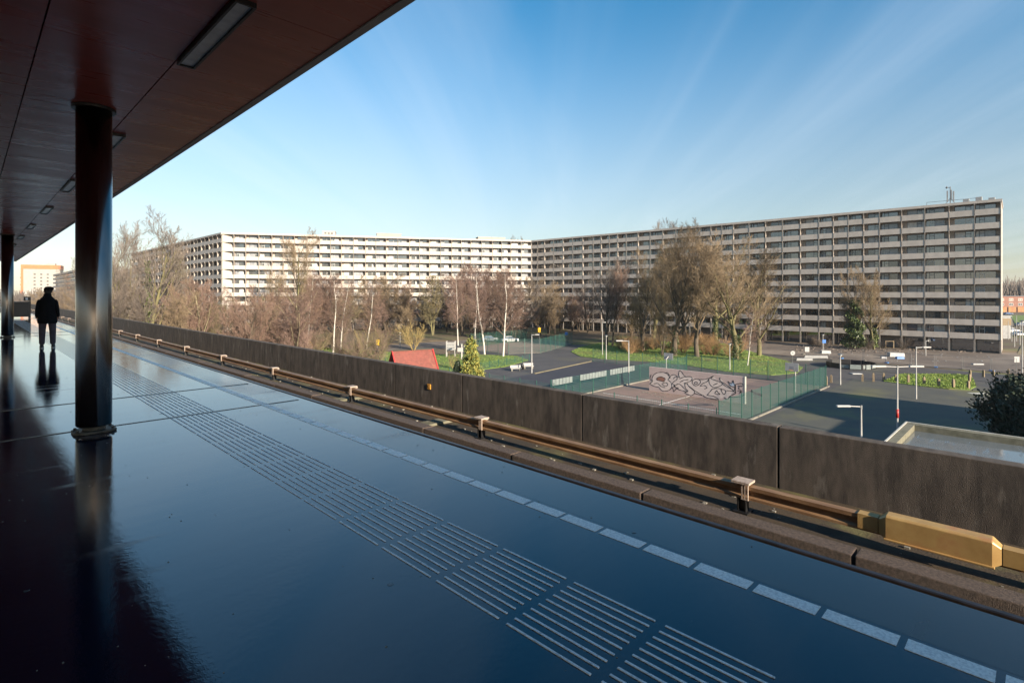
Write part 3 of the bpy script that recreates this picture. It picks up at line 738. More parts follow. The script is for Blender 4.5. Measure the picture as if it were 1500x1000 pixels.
def proto(sp, bark, twig, seed):
    P = SP[sp]; key = (sp, seed)
    if key not in PROTO:
        a, b = bare_tree(seed, P['H'], P)
        z1 = max(v[2] for v in b.v)
        PROTO[key] = (a, b, z1, {})
    a, b, z1, ms = PROTO[key]
    if (bark, twig) not in ms:
        ms[(bark, twig)] = (a.mesh('trunk', M[bark], True), b.mesh('crown', M[twig]))
    return ms[(bark, twig)], z1
def facade_d(u):                    # depth at which bearing u meets the slab fronts
    r = ray(u, 430); best = 1e9
    for A, B in (((54.8, 307), C12), (C12, C23), (C23, (145.3, 6.3))):
        ex, ey = B[0]-A[0], B[1]-A[1]; den = r.x*ey - r.y*ex
        if abs(den) < 1e-9: continue
        k = (A[0]*ey - A[1]*ex)/den; f = (r.x*k-A[0])/ex if abs(ex) > abs(ey) else (r.y*k-A[1])/ey
        if 0 <= f <= 1 and k > 0: best = min(best, k)
    return best
tr_rnd = random.Random(77)
def tree(sp, u, vb=None, vt=400, d=None, bark='bark', twig='twig_brown', seed=1, label='', group=None, wide=1.0, rz=None, name=None, H=None, tilt=0):
    if d is None: d = min((CAMH-GZ)*FPX/(vb-430), facade_d(u)-(3 if sp == 'shrub' else 6))
    c = gd(u, d); h = H or hgt(vt, d)
    (tm, cm), z1 = proto(sp, bark, twig, seed); s = h/z1
    nm = name or {'birch': 'birch_tree', 'shrub': 'bare_shrub'}.get(sp, 'bare_tree')
    t = thing(nm, label, 'shrub' if sp == 'shrub' else 'tree', (c.x, c.y, GZ), tr_rnd.uniform(0, 6.28) if rz is None else rz, group)
    t.scale = (s*wide, s*wide, s)
    if tilt: t.rotation_euler = (0, tilt, t.rotation_euler.z)
    link('trunk', tm, t); link('crown', cm, t)
    return t, d, h
def leaf_cloud(n, fn, size, seed):
    rr = random.Random(seed); m = MB()
    for _ in range(n):
        p = fn(rr); s = size*rr.uniform(.6, 1.4); a = Vector((rr.gauss(0,1), rr.gauss(0,1), rr.gauss(0,1))).normalized(); b = a.orthogonal().normalized(); c = a.cross(b)
        k = len(m.v)
        for q in (b*s, c*s*.6, -b*s, -c*s*.6): w = p+q; m.v.append((w.x, w.y, w.z))
        m.f.append((k, k+1, k+2, k+3))
    return m
def ivy_on(t, z0, z1, r, n, mat, size=.14, seed=3, dx=0, dy=0):
    s = t.scale
    def fn(rr):
        f = rr.random(); z = z0+(z1-z0)*f; a = rr.uniform(0, 6.28)
        q = r*(.55+.6*rr.random())*(1.15-.55*f)*(.8+.35*math.sin(z*2.1+a*2))
        return Vector(((q*math.cos(a)+dx*f)/s.x, (q*math.sin(a)+dy*f)/s.y, z/s.z))
    leaf_cloud(n, fn, size/s.x, seed).obj('ivy', M[mat], t)

# tall trees at the left
e1, d, h = tree('elm', 217, d=82, vt=297, bark='bark_green', twig='twig_grey', seed=4, label='tallest bare tree at the left with greenish ivy on its trunk', wide=.95, rz=.4)
ivy_on(e1, 5, 17, .55, 900, 'ivy_light', .13)
tree('elm', 177, d=80, vt=314, bark='bark_green', twig='twig_grey', seed=5, label='tall bare tree just right of the thick column', wide=.8)
tree('elm', 190, d=112, vt=322, bark='bark_green', twig='twig_grey', seed=4, label='slender tall bare tree between the two tall left trees', wide=.55, rz=2)
tree('elm', 262, d=120, vt=360, bark='bark_green', twig='twig_olive', seed=5, label='olive tinted bare tree in front of the receding left slab', wide=.75, rz=1)
tree('elm', 120, d=150, vt=372, bark='bark', twig='twig_grey', seed=4, label='faint bare tree left of the thick column', wide=.8, rz=3)
# tree in front of the left corner of the sunlit slab
tree('elm', 432, vb=497, vt=333, bark='bark_green', twig='twig_brown', seed=6, label='tall bare tree rising above the roof line left of the lift housing', wide=.85, rz=.2)
tree('poplar', 410, vb=502, vt=385, bark='bark_green', twig='twig_brown', seed=7, label='slim yellowish trunk tree left of the tall roof high tree', wide=.7)
# birches
for i, (u, vb, vt, w, lb) in enumerate((
    (451, 507.5, 392, .8, 'leaning white birch beside the orange marker on the grass'),
    (488, 518, 398, .95, 'birch left of the pair standing near the footpath'),
    (499, 517, 402, .9, 'birch right of the pair standing near the footpath'),
    (536, 522, 408, .9, 'birch growing from the yellowish scrub left of the red roof'),
    (671, 506, 398, .85, 'thin birch behind the white climbing frame'),
    (696, 503, 402, .8, 'thin birch behind the golden conifer'),
    (710, 519.5, 390, .95, 'straight white birch on the lawn right of the golden conifer'),
    (737, 522, 385, 1.0, 'white birch at the right tip of the lawn'),
    (330, 505, 420, 1.0, 'pale forked birch above the dark parapet at left'),
    (285, 505, 425, 1.0, 'pale birch in the thicket below the receding slab'),
    (1095, 535.5, 448, .95, 'leaning white birch at the right end of the tree group'),
    (1113, 520, 450, 1.0, 'pinkish drooping birch behind the leaning white birch'))):
    tree('birch', u, vb=vb, vt=vt, bark='birch', twig=('twig_pink', 'twig_red')[i % 2], seed=20+i % 3, label=lb, wide=w*1.15, group='birch trees', tilt=R(7) if u in (451, 1095) else R(2), rz=-YAW+math.pi/2*0 if u in (451, 1095) else None)
# middle band in front of the sunlit slab
t, _, _ = tree('small', 634, vb=491, vt=408, bark='bark_green', twig='twig_olive', seed=31, label='greenish broad tree with dark forked trunk before the sunlit slab', wide=1.0)
def fn_moss(rr):
    a = rr.uniform(0, 6.28); z = rr.uniform(4.5, 9.3); q = rr.uniform(0, 2.0)*(1.1-abs(z-7)/3.5); return Vector((q*math.cos(a), q*math.sin(a), z))
leaf_cloud(1100, fn_moss, .10, 8).obj('moss', M['twig_olive'], t)
mid = [(470,470,'twig_red',398),(486,476,'twig_red',402),(515,480,'twig_brown',415),(545,484,'twig_brown',402),(565,478,'twig_brown',398),(588,486,'twig_brown',418),(600,481,'twig_red',410),(655,486,'twig_pink',404),(678,489,'twig_red',392),(690,484,'twig_pink',386),(704,488,'twig_pink',384),(722,490,'twig_red',388),(735,485,'twig_pink',394),(754,499.5,'twig_red',398),(768,495,'twig_grey',402),(790,491,'twig_brown',404),(803,488,'twig_brown',412),(820,486,'twig_brown',425),(838,484,'twig_red',428),(505,485,'twig_olive',432),(452,480,'twig_brown',405)]
mid += [(u_+(k_*7) % 13-6, 480+(k_*5) % 14, ('twig_brown', 'twig_red', 'twig_olive', 'twig_brown', 'twig_pink')[k_ % 5], 432+(k_*11) % 22) for k_, u_ in enumerate(range(455, 850, 28))]
for i, (u, vb, tw, vt) in enumerate(mid):
    tree('small', u, vb=vb, vt=vt, bark='bark', twig=tw, seed=31+i % 3, label='%s bare tree before the sunlit slab, %s' % ({'red': 'reddish', 'pink': 'pinkish', 'brown': 'brown', 'grey': 'greyish', 'olive': 'olive'}[tw[5:]], 'left of the red roof' if u < 560 else 'above the red roof' if u < 645 else 'behind the white birches' if u < 745 else 'near the inner corner of the slabs'), group='bare trees before the sunlit slab', wide=1.15)
# thicket at the left
rr = random.Random(9)
for i in range(30):
    u = 168 + 275*(i+rr.random())/30; d = rr.uniform(66, 135)
    top = 402 + rr.uniform(0, 34) + (10 if u > 300 else 0)
    tree('small', u, d=d, vt=top, bark='bark_pale' if i % 3 == 0 else 'bark', twig=rr.choice(['twig_red', 'twig_red', 'twig_pink', 'twig_brown', 'twig_red', 'twig_grey', 'twig_olive']), seed=31+i % 3, label='reddish bare tree in the dense thicket above the dark parapet', group='thicket trees at the left', wide=rr.uniform(.75, 1.05))
for i in range(26):
    u = 60 + 120*(i+rr.random())/26; d = rr.uniform(130, 240)
    tree('small', u, d=d, vt=418+rr.uniform(0, 12), bark='bark', twig=rr.choice(['twig_grey', 'twig_brown']), seed=31+i % 3, label='hazy bare tree in the far thicket around the standing person', group='far thicket behind the person', wide=1.1)
for i in range(34):
    u = 170 + 400*(i+rr.random())/34; d = rr.uniform(78, 125)
    tree('shrub', u, d=d, vt=0, H=rr.uniform(3.5, 6.5), bark='bark_green', twig=rr.choice(['twig_red', 'twig_brown', 'twig_olive', 'twig_pink']), seed=41+i % 2, label='undergrowth shrub among the left thicket trees', group='undergrowth shrubs at the left', wide=1.1)
# golden shrubs near the red roof
tree('shrub', 606, vb=512, vt=466, bark='twig_gold', twig='twig_gold', seed=41, label='golden twiggy shrub behind the red roof', wide=.95)
tree('shrub', 536, vb=523, vt=478, bark='twig_gold', twig='twig_olive', seed=42, label='yellow green shrub around the birch left of the red roof', wide=.8)
tree('shrub', 664, vb=540, vt=512, bark='twig_gold', twig='twig_olive', seed=42, label='thin shrub left of the golden conifer', wide=.6)
# big group in front of the grey slab
t, _, _ = tree('poplar', 888, vb=506, vt=372, bark='bark', twig='twig_grey', seed=51, label='dark twin trunk tree left of the big tree group', wide=1.1)
tree('poplar', 897, vb=507, vt=380, bark='bark', twig='twig_red', seed=52, label='second dark trunk beside the twin trunk tree', wide=.75)
t, _, _ = tree('poplar', 988, vb=521, vt=328, bark='bark', twig='twig_brown', seed=51, label='tall bare tree behind the left basketball board', wide=1.15, rz=1.0)
ivy_on(t, .3, 6, .75, 900, 'ivy', .13, 5)
tree('poplar', 1021, vb=523, vt=336, bark='bark', twig='twig_brown', seed=53, label='tall dark trunked tree in the centre of the big group', wide=1.15, rz=2.2)
t, _, _ = tree('poplar', 1048, vb=505, vt=332, bark='bark_green', twig='twig_brown', seed=52, label='tall tree with ivy at its foot right of the group centre', wide=1.15, rz=.3)
ivy_on(t, .3, 7, 1.0, 1000, 'ivy', .15, 6)
t, _, _ = tree('poplar', 1078, vb=527, vt=344, bark='bark_green', twig='twig_brown', seed=53, label='tall spreading tree with thick ivy foot near the lamp post', wide=1.3, rz=4.2, tilt=R(4))
ivy_on(t, .1, 4.6, 1.15, 1700, 'ivy', .13, 7)
tree('poplar', 957, vb=500, vt=352, bark='bark_green', twig='twig_olive', seed=52, label='pale trunked tree at the left of the big group', wide=1.2, rz=5)
tree('poplar', 1112, vb=521, vt=356, bark='bark_green', twig='twig_brown', seed=51, label='spreading bare tree at the right edge of the big group', wide=1.15, rz=3.3)
tree('poplar', 1004, vb=511, vt=334, bark='bark', twig='twig_brown', seed=52, label='tall bare tree between the two dark trunked group trees', wide=1.1, rz=.9)
tree('poplar', 942, vb=513, vt=362, bark='bark', twig='twig_brown', seed=53, label='bare tree at the left edge of the big group', wide=1.05, rz=1.9)
tree('small', 970, vb=521, vt=440, bark='bark', twig='twig_brown', seed=32, label='small brown tree under the big tree group', wide=.8)
tree('small', 940, vb=505, vt=425, bark='bark', twig='twig_olive', seed=33, label='olive small tree at the left foot of the big group', wide=1.2)
tree('small', 1062, vb=500, vt=420, bark='bark', twig='twig_brown', seed=31, label='small tree between the two ivy footed trees', wide=1.1)
tree('small', 925, vb=498, vt=430, bark='bark', twig='twig_brown', seed=32, label='small tree right of the twin trunk tree', wide=1.1)
tree('small', 862, vb=488, vt=415, bark='bark', twig='twig_grey', seed=33, label='grey tree before the inner corner of the slabs', wide=1.0)
for i, (u, dd, vt) in enumerate(((968, 225, 325), (985, 228, 319), (1003, 230, 316), (1045, 230, 326), (748, 250, 345), (735, 255, 347))):
    tree('elm', u, d=dd, vt=vt, bark='bark', twig='twig_grey', seed=4+i % 3, label='bare treetop showing above the slab roof', group='trees behind the slabs', wide=.7)
rr = random.Random(19)
for i in range(30):
    u = rr.uniform(905, 1095); vb = rr.uniform(505, 524)
    tree('shrub', u, vb=vb, vt=0, H=rr.uniform(2.2, 4.4), bark='reed', twig='reed', seed=41+i % 2, label='rust brown brush under the big tree group', group='brown brush under the big trees', wide=1.2)
for i in range(12):
    u = rr.uniform(1165, 1330); vb = rr.uniform(503, 513)
    tree('shrub', u, vb=vb, vt=0, H=rr.uniform(1.6, 3.2), bark='bark', twig='twig_grey', seed=41+i % 2, label='low shrub at the foot of the grey slab', group='shrubs at the grey slab', wide=1.0)
# ivy trees before the grey slab
t, _, _ = tree('small', 1252, vb=511, vt=386, bark='bark', twig='twig_brown', seed=31, label='tree smothered in dark ivy before the grey slab', wide=.62)
ivy_on(t, .5, 10.5, 1.75, 5200, 'ivy', .17, 9); ivy_on(t, 1, 10.5, 1.9, 1500, 'ivy_light', .15, 19)
t, _, _ = tree('small', 1281, vb=510, vt=392, bark='bark_green', twig='twig_brown', seed=33, label='bare tree right of the ivy smothered tree', wide=.75)
ivy_on(t, .5, 4.5, .8, 600, 'ivy_light', .15, 10)
# evergreen at right, conifer by the red roof
def evergreen(u, d, h, rad, mat, label, name, n, seed, cone):
    c = gd(u, d); t = thing(name, label, 'tree', (c.x, c.y, GZ)); rr = random.Random(seed)
    MB().tube([(0,0,-.1),(0,0,h*.9)], [.14,.03], 7).obj('trunk', M['bark'], t)
    cl = []
    for k in range(70):
        f = rr.random()**.8; a = rr.uniform(0, 6.28); q = rad*((1-f)**.8 if cone else math.sqrt(max(0, 1-(2*f-1)**2)))*rr.uniform(.55, 1.0)
        cl.append(Vector((q*math.cos(a), q*math.sin(a), h*(.06+.94*f))))
    def fn(r): 
        p = r.choice(cl); s = rad*(.13 if cone else .15); return p+Vector((r.gauss(0, s), r.gauss(0, s), r.gauss(0, s*1.4)))
    leaf_cloud(n, fn, .13, seed).obj('crown', M[mat], t)
evergreen(1493, 43, 4.6, 2.3, 'evergreen', 'dark shaded evergreen at the right edge behind the wet roof', 'evergreen_tree', 15000, 4, False)
evergreen(690, 66, hgt(502, 66), 1.75, 'cypress', 'golden green conifer right of the red roof', 'conifer_tree', 11000, 5, True)
evergreen(670, 66, 3.6, .9, 'evergreen', 'small dark green conifer at the left foot of the golden one', 'conifer_tree', 4000, 6, True)
# far woods on the horizon
rr = random.Random(6); m = MB()
def woods(u0, u1, d0, d1, h0, h1, n):
    for _ in range(n):
        u = rr.uniform(u0, u1); d = rr.uniform(d0, d1); c = gd(u, d); h = rr.uniform(h0, h1)
        for q in range(26):
            a = rr.uniform(0, 6.28); r0 = rr.uniform(0, h*.28); z = h*rr.uniform(.25, 1)
            x, y = c.x+r0*math.cos(a), c.y+r0*math.sin(a); w = h*.035
            m.tube([(c.x, c.y, GZ+z*.35), (x, y, GZ+z)], [w*.6, w*.15], 3, False)
woods(-40, 200, 380, 520, 9, 17, 220); woods(1455, 1580, 400, 520, 18, 27, 160); woods(-120, 0, 300, 420, 10, 15, 90)
tag(m.obj('far_woods', M['far_wood']), 'hazy bare woodland along the horizon', 'woods', kind='stuff')

# ================================================================== OBJECTS
# ------------------------------------------------------------------ fences
def fence(label, A, B, h, step, name='mesh_fence', wire='wire_green', postm='fence_green', dv=.12, dh=.2, wr=.006, hide=()):
    A, B = Vector((A[0], A[1], 0)), Vector((B[0], B[1], 0)); L = (B-A).length; n = max(1, round(L/step)); s = L/n
    t = thing(name, label, 'fence', (A.x, A.y, GZ), math.atan2(B.y-A.y, B.x-A.x))
    pmesh = MB().box(-.035, .035, -.035, .035, -.05, h+.08).box(-.045, .045, -.045, .045, h+.081, h+.10).mesh('post', M[postm])
    pn = MB()
    k = 0.0
    while k <= h-.05: pn.box(.04, s-.04, -wr, wr, .06+k-wr, .06+k+wr); k += dh
    x = .05
    while x < s-.04: pn.box(x-wr, x+wr, -wr*.9, wr*.9, .05, h); x += dv
    pnm = pn.mesh('mesh_panel', M[wire])
    for i in range(n+1): link('post', pmesh, t, (s*i, 0, 0))
    for i in range(n): link('mesh_panel', pnm, t, (s*i, 0, 0))
    return t, s, n
t, s, n = fence('green mesh fence with pale top boards between the two courts', (46, 39.4), (78, 39.4), 2.3, 2.6)
for (u0, u1) in ((788, 838), (849, 888), (893, 929)):
    def xat(u):
        r = ray(u, 430); return 39.4*r.x/r.y - 46
    a, b = max(xat(u0), .2), xat(u1); m = max(2, int((b-a)/.55))
    for k in range(m): MB().box(a+(b-a)*k/m+.03, a+(b-a)*(k+1)/m-.03, -.07, -.045, 1.66, 2.34).obj('top_board', M['pale_panel'], t)
fence('tall green mesh fence along the right side of the graffiti court', (46, 20.2), (78, 20.2), 2.65, 2.5, dv=.10, dh=.18)
fence('green mesh fence behind the graffiti court below the trees', (78.2, 20.2), (78.2, 39.4), 2.6, 2.4, wr=.005)
fence('low green mesh fence in front of the courts nearest the viaduct', (46, 20.4), (46, 76), 1.95, 2.6, wr=.005, dv=.2)
fence('green mesh fence behind the dark court', (78, 39.6), (78, 57), 2.2, 2.5, wr=.005, dv=.2)
p0, p1, p2, p3 = g(700, 515), g(745, 519), g(792, 517.5), g(838, 504.5)
fence('green ball fence along the front of the far court', p1, p2, 3.0, 2.8, dv=.2)
fence('green ball fence along the left of the far court', p0, p1, 3.0, 2.8, dv=.2)
fence('green ball fence at the right of the far court by the road', p2, p3, 3.0, 2.8, dv=.2)
fence('green ball fence behind the far court', g(690, 508), g(800, 496.5), 3.0, 2.8, dv=.2)
fence('thin green fence around the tip of the lawn', g(704, 542), g(776, 528), 1.1, 2.4, dv=.25)
for a, b in (((46,39.15),(78,39.15)), ((46,19.95),(78.4,19.95))):
    tag(MB().box(a[0], b[0], a[1]-.12, a[1]+.12, GZ-.05, GZ+.12).obj('kerb_stone', M['kerb']), 'pale kerb at the foot of the %s court fence' % ('left' if a[1] > 30 else 'right'), 'kerb')
pA, pB = g(783, 547.5), g(866, 529.5)
dv_ = (pB-pA).to_2d(); L = dv_.length
tag(MB().box(0, L, -.12, .12, -.05, .13).obj('kerb_stone', M['sand'], None, False, (pA.x, pA.y, GZ)), 'sandy edge strip along the back of the dark court', 'kerb').rotation_euler = (0, 0, math.atan2(dv_.y, dv_.x))
# court markings
struct(MB().box(52, 76, 29.6, 29.7, GZ+.013, GZ+.018).obj('court_line', M['white_paint'])); struct(MB().box(54, 54.1, 21.5, 38, GZ+.013, GZ+.018).obj('court_line', M['white_paint']))
# ------------------------------------------------------------------ graffiti wall
GX = 59.5
gw = thing('graffiti_wall', 'pinkish ball wall covered with black outlined graffiti letters', 'wall', (GX, 29.15, GZ))
MB().box(0, .22, -5.8, 5.8, -.05, 2.95).obj('slab', M['graffiti_wall'], gw); MB().box(-.02, .24, -5.95, -5.81, -.05, 2.98).obj('end_post', M['pale_edge'], gw)
def zp(zx, zy):
    p = on_x(930+zx/8.333, 520+zy/8.333, GX); return (p.y-29.15, p.z-GZ)
fill = [(185,350),(205,300),(230,245),(270,218),(340,210),(400,228),(440,250),(480,240),(530,262),(545,190),(570,205),(600,245),(640,265),(690,265),(750,290),(850,294),(905,285),(960,255),(1000,300),(1040,330),(1040,275),(1100,350),(1200,400),(1225,440),(1160,500),(1130,538),(1090,512),(1020,538),(880,515),(820,488),(730,460),(690,492),(610,455),(540,420),(480,380),(450,400),(400,432),(340,435),(290,390)]
def flat(poly, x, mat, name):
    bm = bmesh.new(); vs_ = [bm.verts.new((x, *zp(*q))) for q in poly]; f = bm.faces.new(vs_); f.normal_update(); bmesh.ops.triangulate(bm, faces=[f])
    me = bpy.data.meshes.new(name); bm.to_mesh(me); bm.free(); me.materials.append(M[mat]); return link(name, me, gw)
flat(fill, -.004, 'graffiti_fill', 'lettering_fill')
flat([(260,290),(290,268),(330,265),(370,290),(350,320),(310,312),(275,307)], -.007, 'paint_brown', 'lettering_shade')
flat([(1140,320),(1178,345),(1198,310),(1205,345),(1225,350),(1210,375),(1170,378)], -.007, 'paint_blue', 'star')
S = [
 [(180,350),(215,320),(210,290),(225,250),(260,220),(310,210),(360,212),(400,235),(425,270),(405,300),(440,330),(452,380),(430,420),(390,436),(340,436),(310,412),(290,390),(240,382),(180,350)],
 [(260,290),(290,268),(330,265),(372,290),(350,322),(310,312),(275,305),(260,290)], [(330,350),(370,335),(402,350),(390,374),(350,368),(330,350)], [(230,350),(280,345),(320,380),(370,395)], [(200,235),(186,285),(215,320)], [(380,215),(400,214),(425,250)],
 [(430,285),(436,255),(480,238),(520,262),(548,272),(535,240),(545,190),(570,204),(598,245),(632,268)], [(470,292),(490,266),(520,277),(508,302),(478,322),(460,345),(490,372)],
 [(545,290),(600,268),(690,265),(688,312),(600,345),(650,346)], [(550,330),(600,305),(655,298)], [(490,372),(540,350),(600,402),(640,450),(600,437),(540,420),(480,380),(490,372)],
 [(450,396),(474,386),(482,360),(496,390),(532,400),(500,416),(474,446),(468,412),(450,396)],
 [(610,350),(618,400),(650,440),(610,456),(650,482),(690,495)], [(640,350),(668,390),(720,430),(727,468),(692,492)],
 [(700,342),(708,305),(750,290),(790,300),(802,332),(775,362),(735,372),(700,342)], [(725,342),(745,325),(766,340),(745,356),(725,342)],
 [(790,296),(850,296),(908,284),(880,322),(830,346),(800,376),(850,370),(882,395),(850,412)], [(660,375),(730,432),(780,462),(822,490),(732,465)],
 [(905,286),(962,254),(930,286),(1000,312),(1072,350),(1000,392),(940,382),(908,336),(905,286)], [(955,366),(1010,342)], [(945,412),(918,446),(880,490)],
 [(830,486),(880,520),(1022,541),(962,502),(890,490)], [(1002,428),(978,468),(1038,476),(1012,450),(1002,428)], [(1050,420),(1092,420),(1112,452),(1082,477),(1050,420)], [(940,410),(1000,405),(1060,410)],
 [(1040,270),(1044,312),(1100,350),(1160,392),(1212,432),(1225,356)], [(1136,318),(1180,350),(1200,308),(1208,345),(1228,390),(1170,376),(1136,318)], [(1072,350),(1120,385),(1200,420)],
 [(1088,514),(1130,540),(1162,500),(1232,462),(1200,440),(1120,432)], [(1230,355),(1322,355),(1323,495),(1160,512)], [(1230,355),(1228,462)],
 [(1255,375),(1278,375),(1266,410),(1282,412)], [(1288,370),(1300,385),(1312,370)], [(1252,436),(1302,430),(1278,462),(1306,446)]]
m = MB()
for s_ in S:
    pts = [Vector(zp(*q)) for q in s_]
    cs = []
    for i in range(len(pts)-1):        # smooth the outline a little
        p0, p1, p2, p3 = pts[max(i-1, 0)], pts[i], pts[i+1], pts[min(i+2, len(pts)-1)]
        for k in range(4):
            f = k/4; cs.append(.5*((2*p1)+(-p0+p2)*f+(2*p0-5*p1+4*p2-p3)*f*f+(-p0+3*p1-3*p2+p3)*f**3))
    cs.append(pts[-1]); b = len(m.v); wd = .034
    for i, p in enumerate(cs):
        dd = (cs[min(i+1, len(cs)-1)]-cs[max(i-1, 0)]); dd = dd.normalized() if dd.length > 1e-6 else Vector((1, 0)); nn = Vector((-dd.y, dd.x))*wd*(.8+.5*math.sin(i*.7)**2)
        m.v += [(-.0105, p.x+nn.x, p.y+nn.y), (-.0105, p.x-nn.x, p.y-nn.y)]
    for i in range(len(cs)-1): m.f.append((b+2*i, b+2*i+1, b+2*i+3, b+2*i+2))
m.obj('lettering_outline', M['paint_black'], gw)
rr = random.Random(2); m = MB()
for k in range(70):
    x, y = GX-rr.uniform(.2, 3.2), rr.uniform(22, 35); s = rr.uniform(.03, .13); m.box(x-s, x+s, y-s, y+s, GZ+.01, GZ+.014+s*.25)
tag(m.obj('litter', M['kerb']), 'pale scraps scattered at the foot of the graffiti wall', 'litter', kind='stuff')
# ------------------------------------------------------------------ lamps and poles
def lamp(u, vb, vt, label, kind='top', side=1, arm=1.6, d=None):
    d = d or (CAMH-GZ)*FPX/(vb-430); c = gd(u, d); h = hgt(vt, d)
    t = thing('street_lamp', label, 'street lamp', c, -YAW)
    MB().tube([(0,0,-.05),(0,0,1.2),(0,0,h-.2)], [.085,.075,.05], 10).obj('pole', M['pole_white'], t)
    if kind == 'top':
        MB().lathe([(.05,h-.2),(.16,h-.16),(.20,h-.02)], 14).obj('lamp_glass', M['lamp_glass'], t); MB().lathe([(.34,h-.015),(.36,h+.03),(.10,h+.12)], 16).obj('lamp_hood', M['galv'], t)
    else:
        MB().box(-.06, .06, -.06, .06, h-.25, h+.06).obj('head_joint', M['galv'], t)
        for sd in ((side,) if kind == 'arm' else (1, -1)):
            MB().tube([(0,0,h-.05),(sd*arm*.6,0,h)], .04, 8).obj('arm', M['pole_white'], t)
            bevel(MB().box(min(sd*arm*.5, sd*arm*1.1), max(sd*arm*.5, sd*arm*1.1), -.12, .12, h-.07, h+.07).obj('lamp_head', M['pole_white'], t), .03)
    return t, h, d
lamp(586, 508, 487, 'post top lamp behind the golden shrub'); lamp(676, 526, 503.5, 'post top lamp just left of the golden conifer top'); lamp(696, 513, 493, 'post top lamp above the golden conifer')
lamp(779, 546, 490, 'white lamp pole with right arm beside the white benches', 'arm', 1, 1.0)
lamp(888, 526, 491.5, 'post top lamp before the twin trunk tree'); lamp(1069, 542, 503.5, 'post top lamp beside the ivy footed tree')
lamp(921, 566, 499, 'white lamp pole with left arm at the corner of the graffiti court', 'arm', -1, 1.5)
lamp(1231, 563, 519, 'post top lamp at the edge of the parking lot'); lamp(1205.5, 516, 490, 'lamp with a blue sign in front of the grey slab')
lamp(1342, 584, 508.5, 'tall lamp pole with right arm before the small lawn', 'arm', 1, 1.5)
lamp(1314.5, 648, 536.5, 'double armed lamp pole in the shaded parking lot', 'double', 1, 1.9)
lamp(1261.5, 0, 594.5, 'lamp with left arm rising just behind the parapet', 'arm', -1, 1.7, d=41)
lamp(1356, 521, 499, 'thin lamp on the muddy strip before the grey slab', 'arm', 1, .5); lamp(1497.5, 553, 470, 'pale pole cut by the right edge')
lamp(882.5, 520, 472, 'thin lamp behind the court lamp with left arm', 'arm', 1, .6); lamp(401, 502, 486, 'thin pale post left of the slim trunk tree'); lamp(406, 503, 487, 'thin pale post right of its twin above the parapet')
c = g(1314.5, 648); tag(sm(MB().lathe([(.105,2.0),(.105,2.7)], 12).obj('red_sticker', M['red_board'], None, False, c)), 'red and white band on the double armed lamp pole', 'band')
def sign(u, vb, vt, label, kind):
    d = (CAMH-GZ)*FPX/(vb-430); c = gd(u, d); h = hgt(vt, d); t = thing('sign_post', label, 'sign', c, -YAW)
    MB().tube([(0,0,-.05),(0,0,h)], .04, 8).obj('post', M['galv'], t)
    if kind == 'round':
        m = MB().tube([(0,-.05,h-.1),(0,-.08,h-.1)], .38, 20).obj('plate', M['white'], t); MB().tube([(-.02,-.083,h-.1),(-.02,-.088,h-.1)], .13, 12).obj('mark', M['galv'], t)
    elif kind == 'blue': MB().box(-.35, .35, -.08, -.045, h-.75, h-.05).obj('plate', M['blue_sign'], t)
    elif kind == 'yellow': MB().box(-.32, .32, -.08, -.045, h-1.4, h-.3).obj('plate', M['yellow'], t)
    else: MB().box(-.4, .4, -.08, -.045, h-.9, h).obj('plate', M['white'], t)
sign(1161, 536, 516, 'round white sign by the leaning birch', 'round'); sign(829.5, 506, 486, 'blue sign on a post near the road', 'blue'); sign(553.5, 520, 495, 'yellow sign post left of the red roof', 'yellow')
sign(790, 505, 478, 'yellow sign on a tall post by the road', 'yellow'); sign(1182, 524, 508, 'white square sign behind the lawn tip', 'sq'); sign(1207, 517, 497, 'blue plate sign before the grey slab', 'blue'); sign(1489, 543, 522, 'white notice on a post at the right', 'sq')
c = g(455, 507); tag(bevel(MB().box(-.35, .35, -.3, .3, 0, 1.1).obj('waste_bin', M['yellow'], None, False, c), .08), 'orange bin on the grass beside the leaning birch', 'bin')
# ------------------------------------------------------------------ basketball hoops
def hoop(u, vb, vt, label, curved):
    d = (CAMH-GZ)*FPX/(vb-430); c = gd(u, d); h = hgt(vt, d); t = thing('basketball_hoop', label, 'basketball hoop', c, -math.pi/2 if not curved else math.pi/2)
    if curved: pts = [(0,0,-.05),(0,0,h-1.0),(0,.15,h-.55),(0,.5,h-.25),(0,1.3,h-.2)]
    else: pts = [(0,0,-.05),(0,0,h-.6),(0,.6,h-.25)]
    y = pts[-1][1]
    MB().tube(pts, .07, 8).obj('pole', M['pole_white'], t)
    bevel(MB().box(-.75, .75, y, y+.05, h-.75, h+.25).obj('backboard', M['white'], t), .02)
    MB().box(-.25, .25, y+.052, y+.06, h-.55, h-.15).obj('target_square', M['curtain_grey'], t)
    q = [(.22*math.cos(a*.5236), y+.30+.22*math.sin(a*.5236), h-.6) for a in range(13)]
    MB().tube(q, .012, 5, False).obj('rim', M['orange'], t)
hoop(976, 548, 520, 'basketball hoop on a straight post behind the graffiti wall', False)
hoop(1165, 574, 533, 'basketball hoop on a curved pole at the right fence', True)
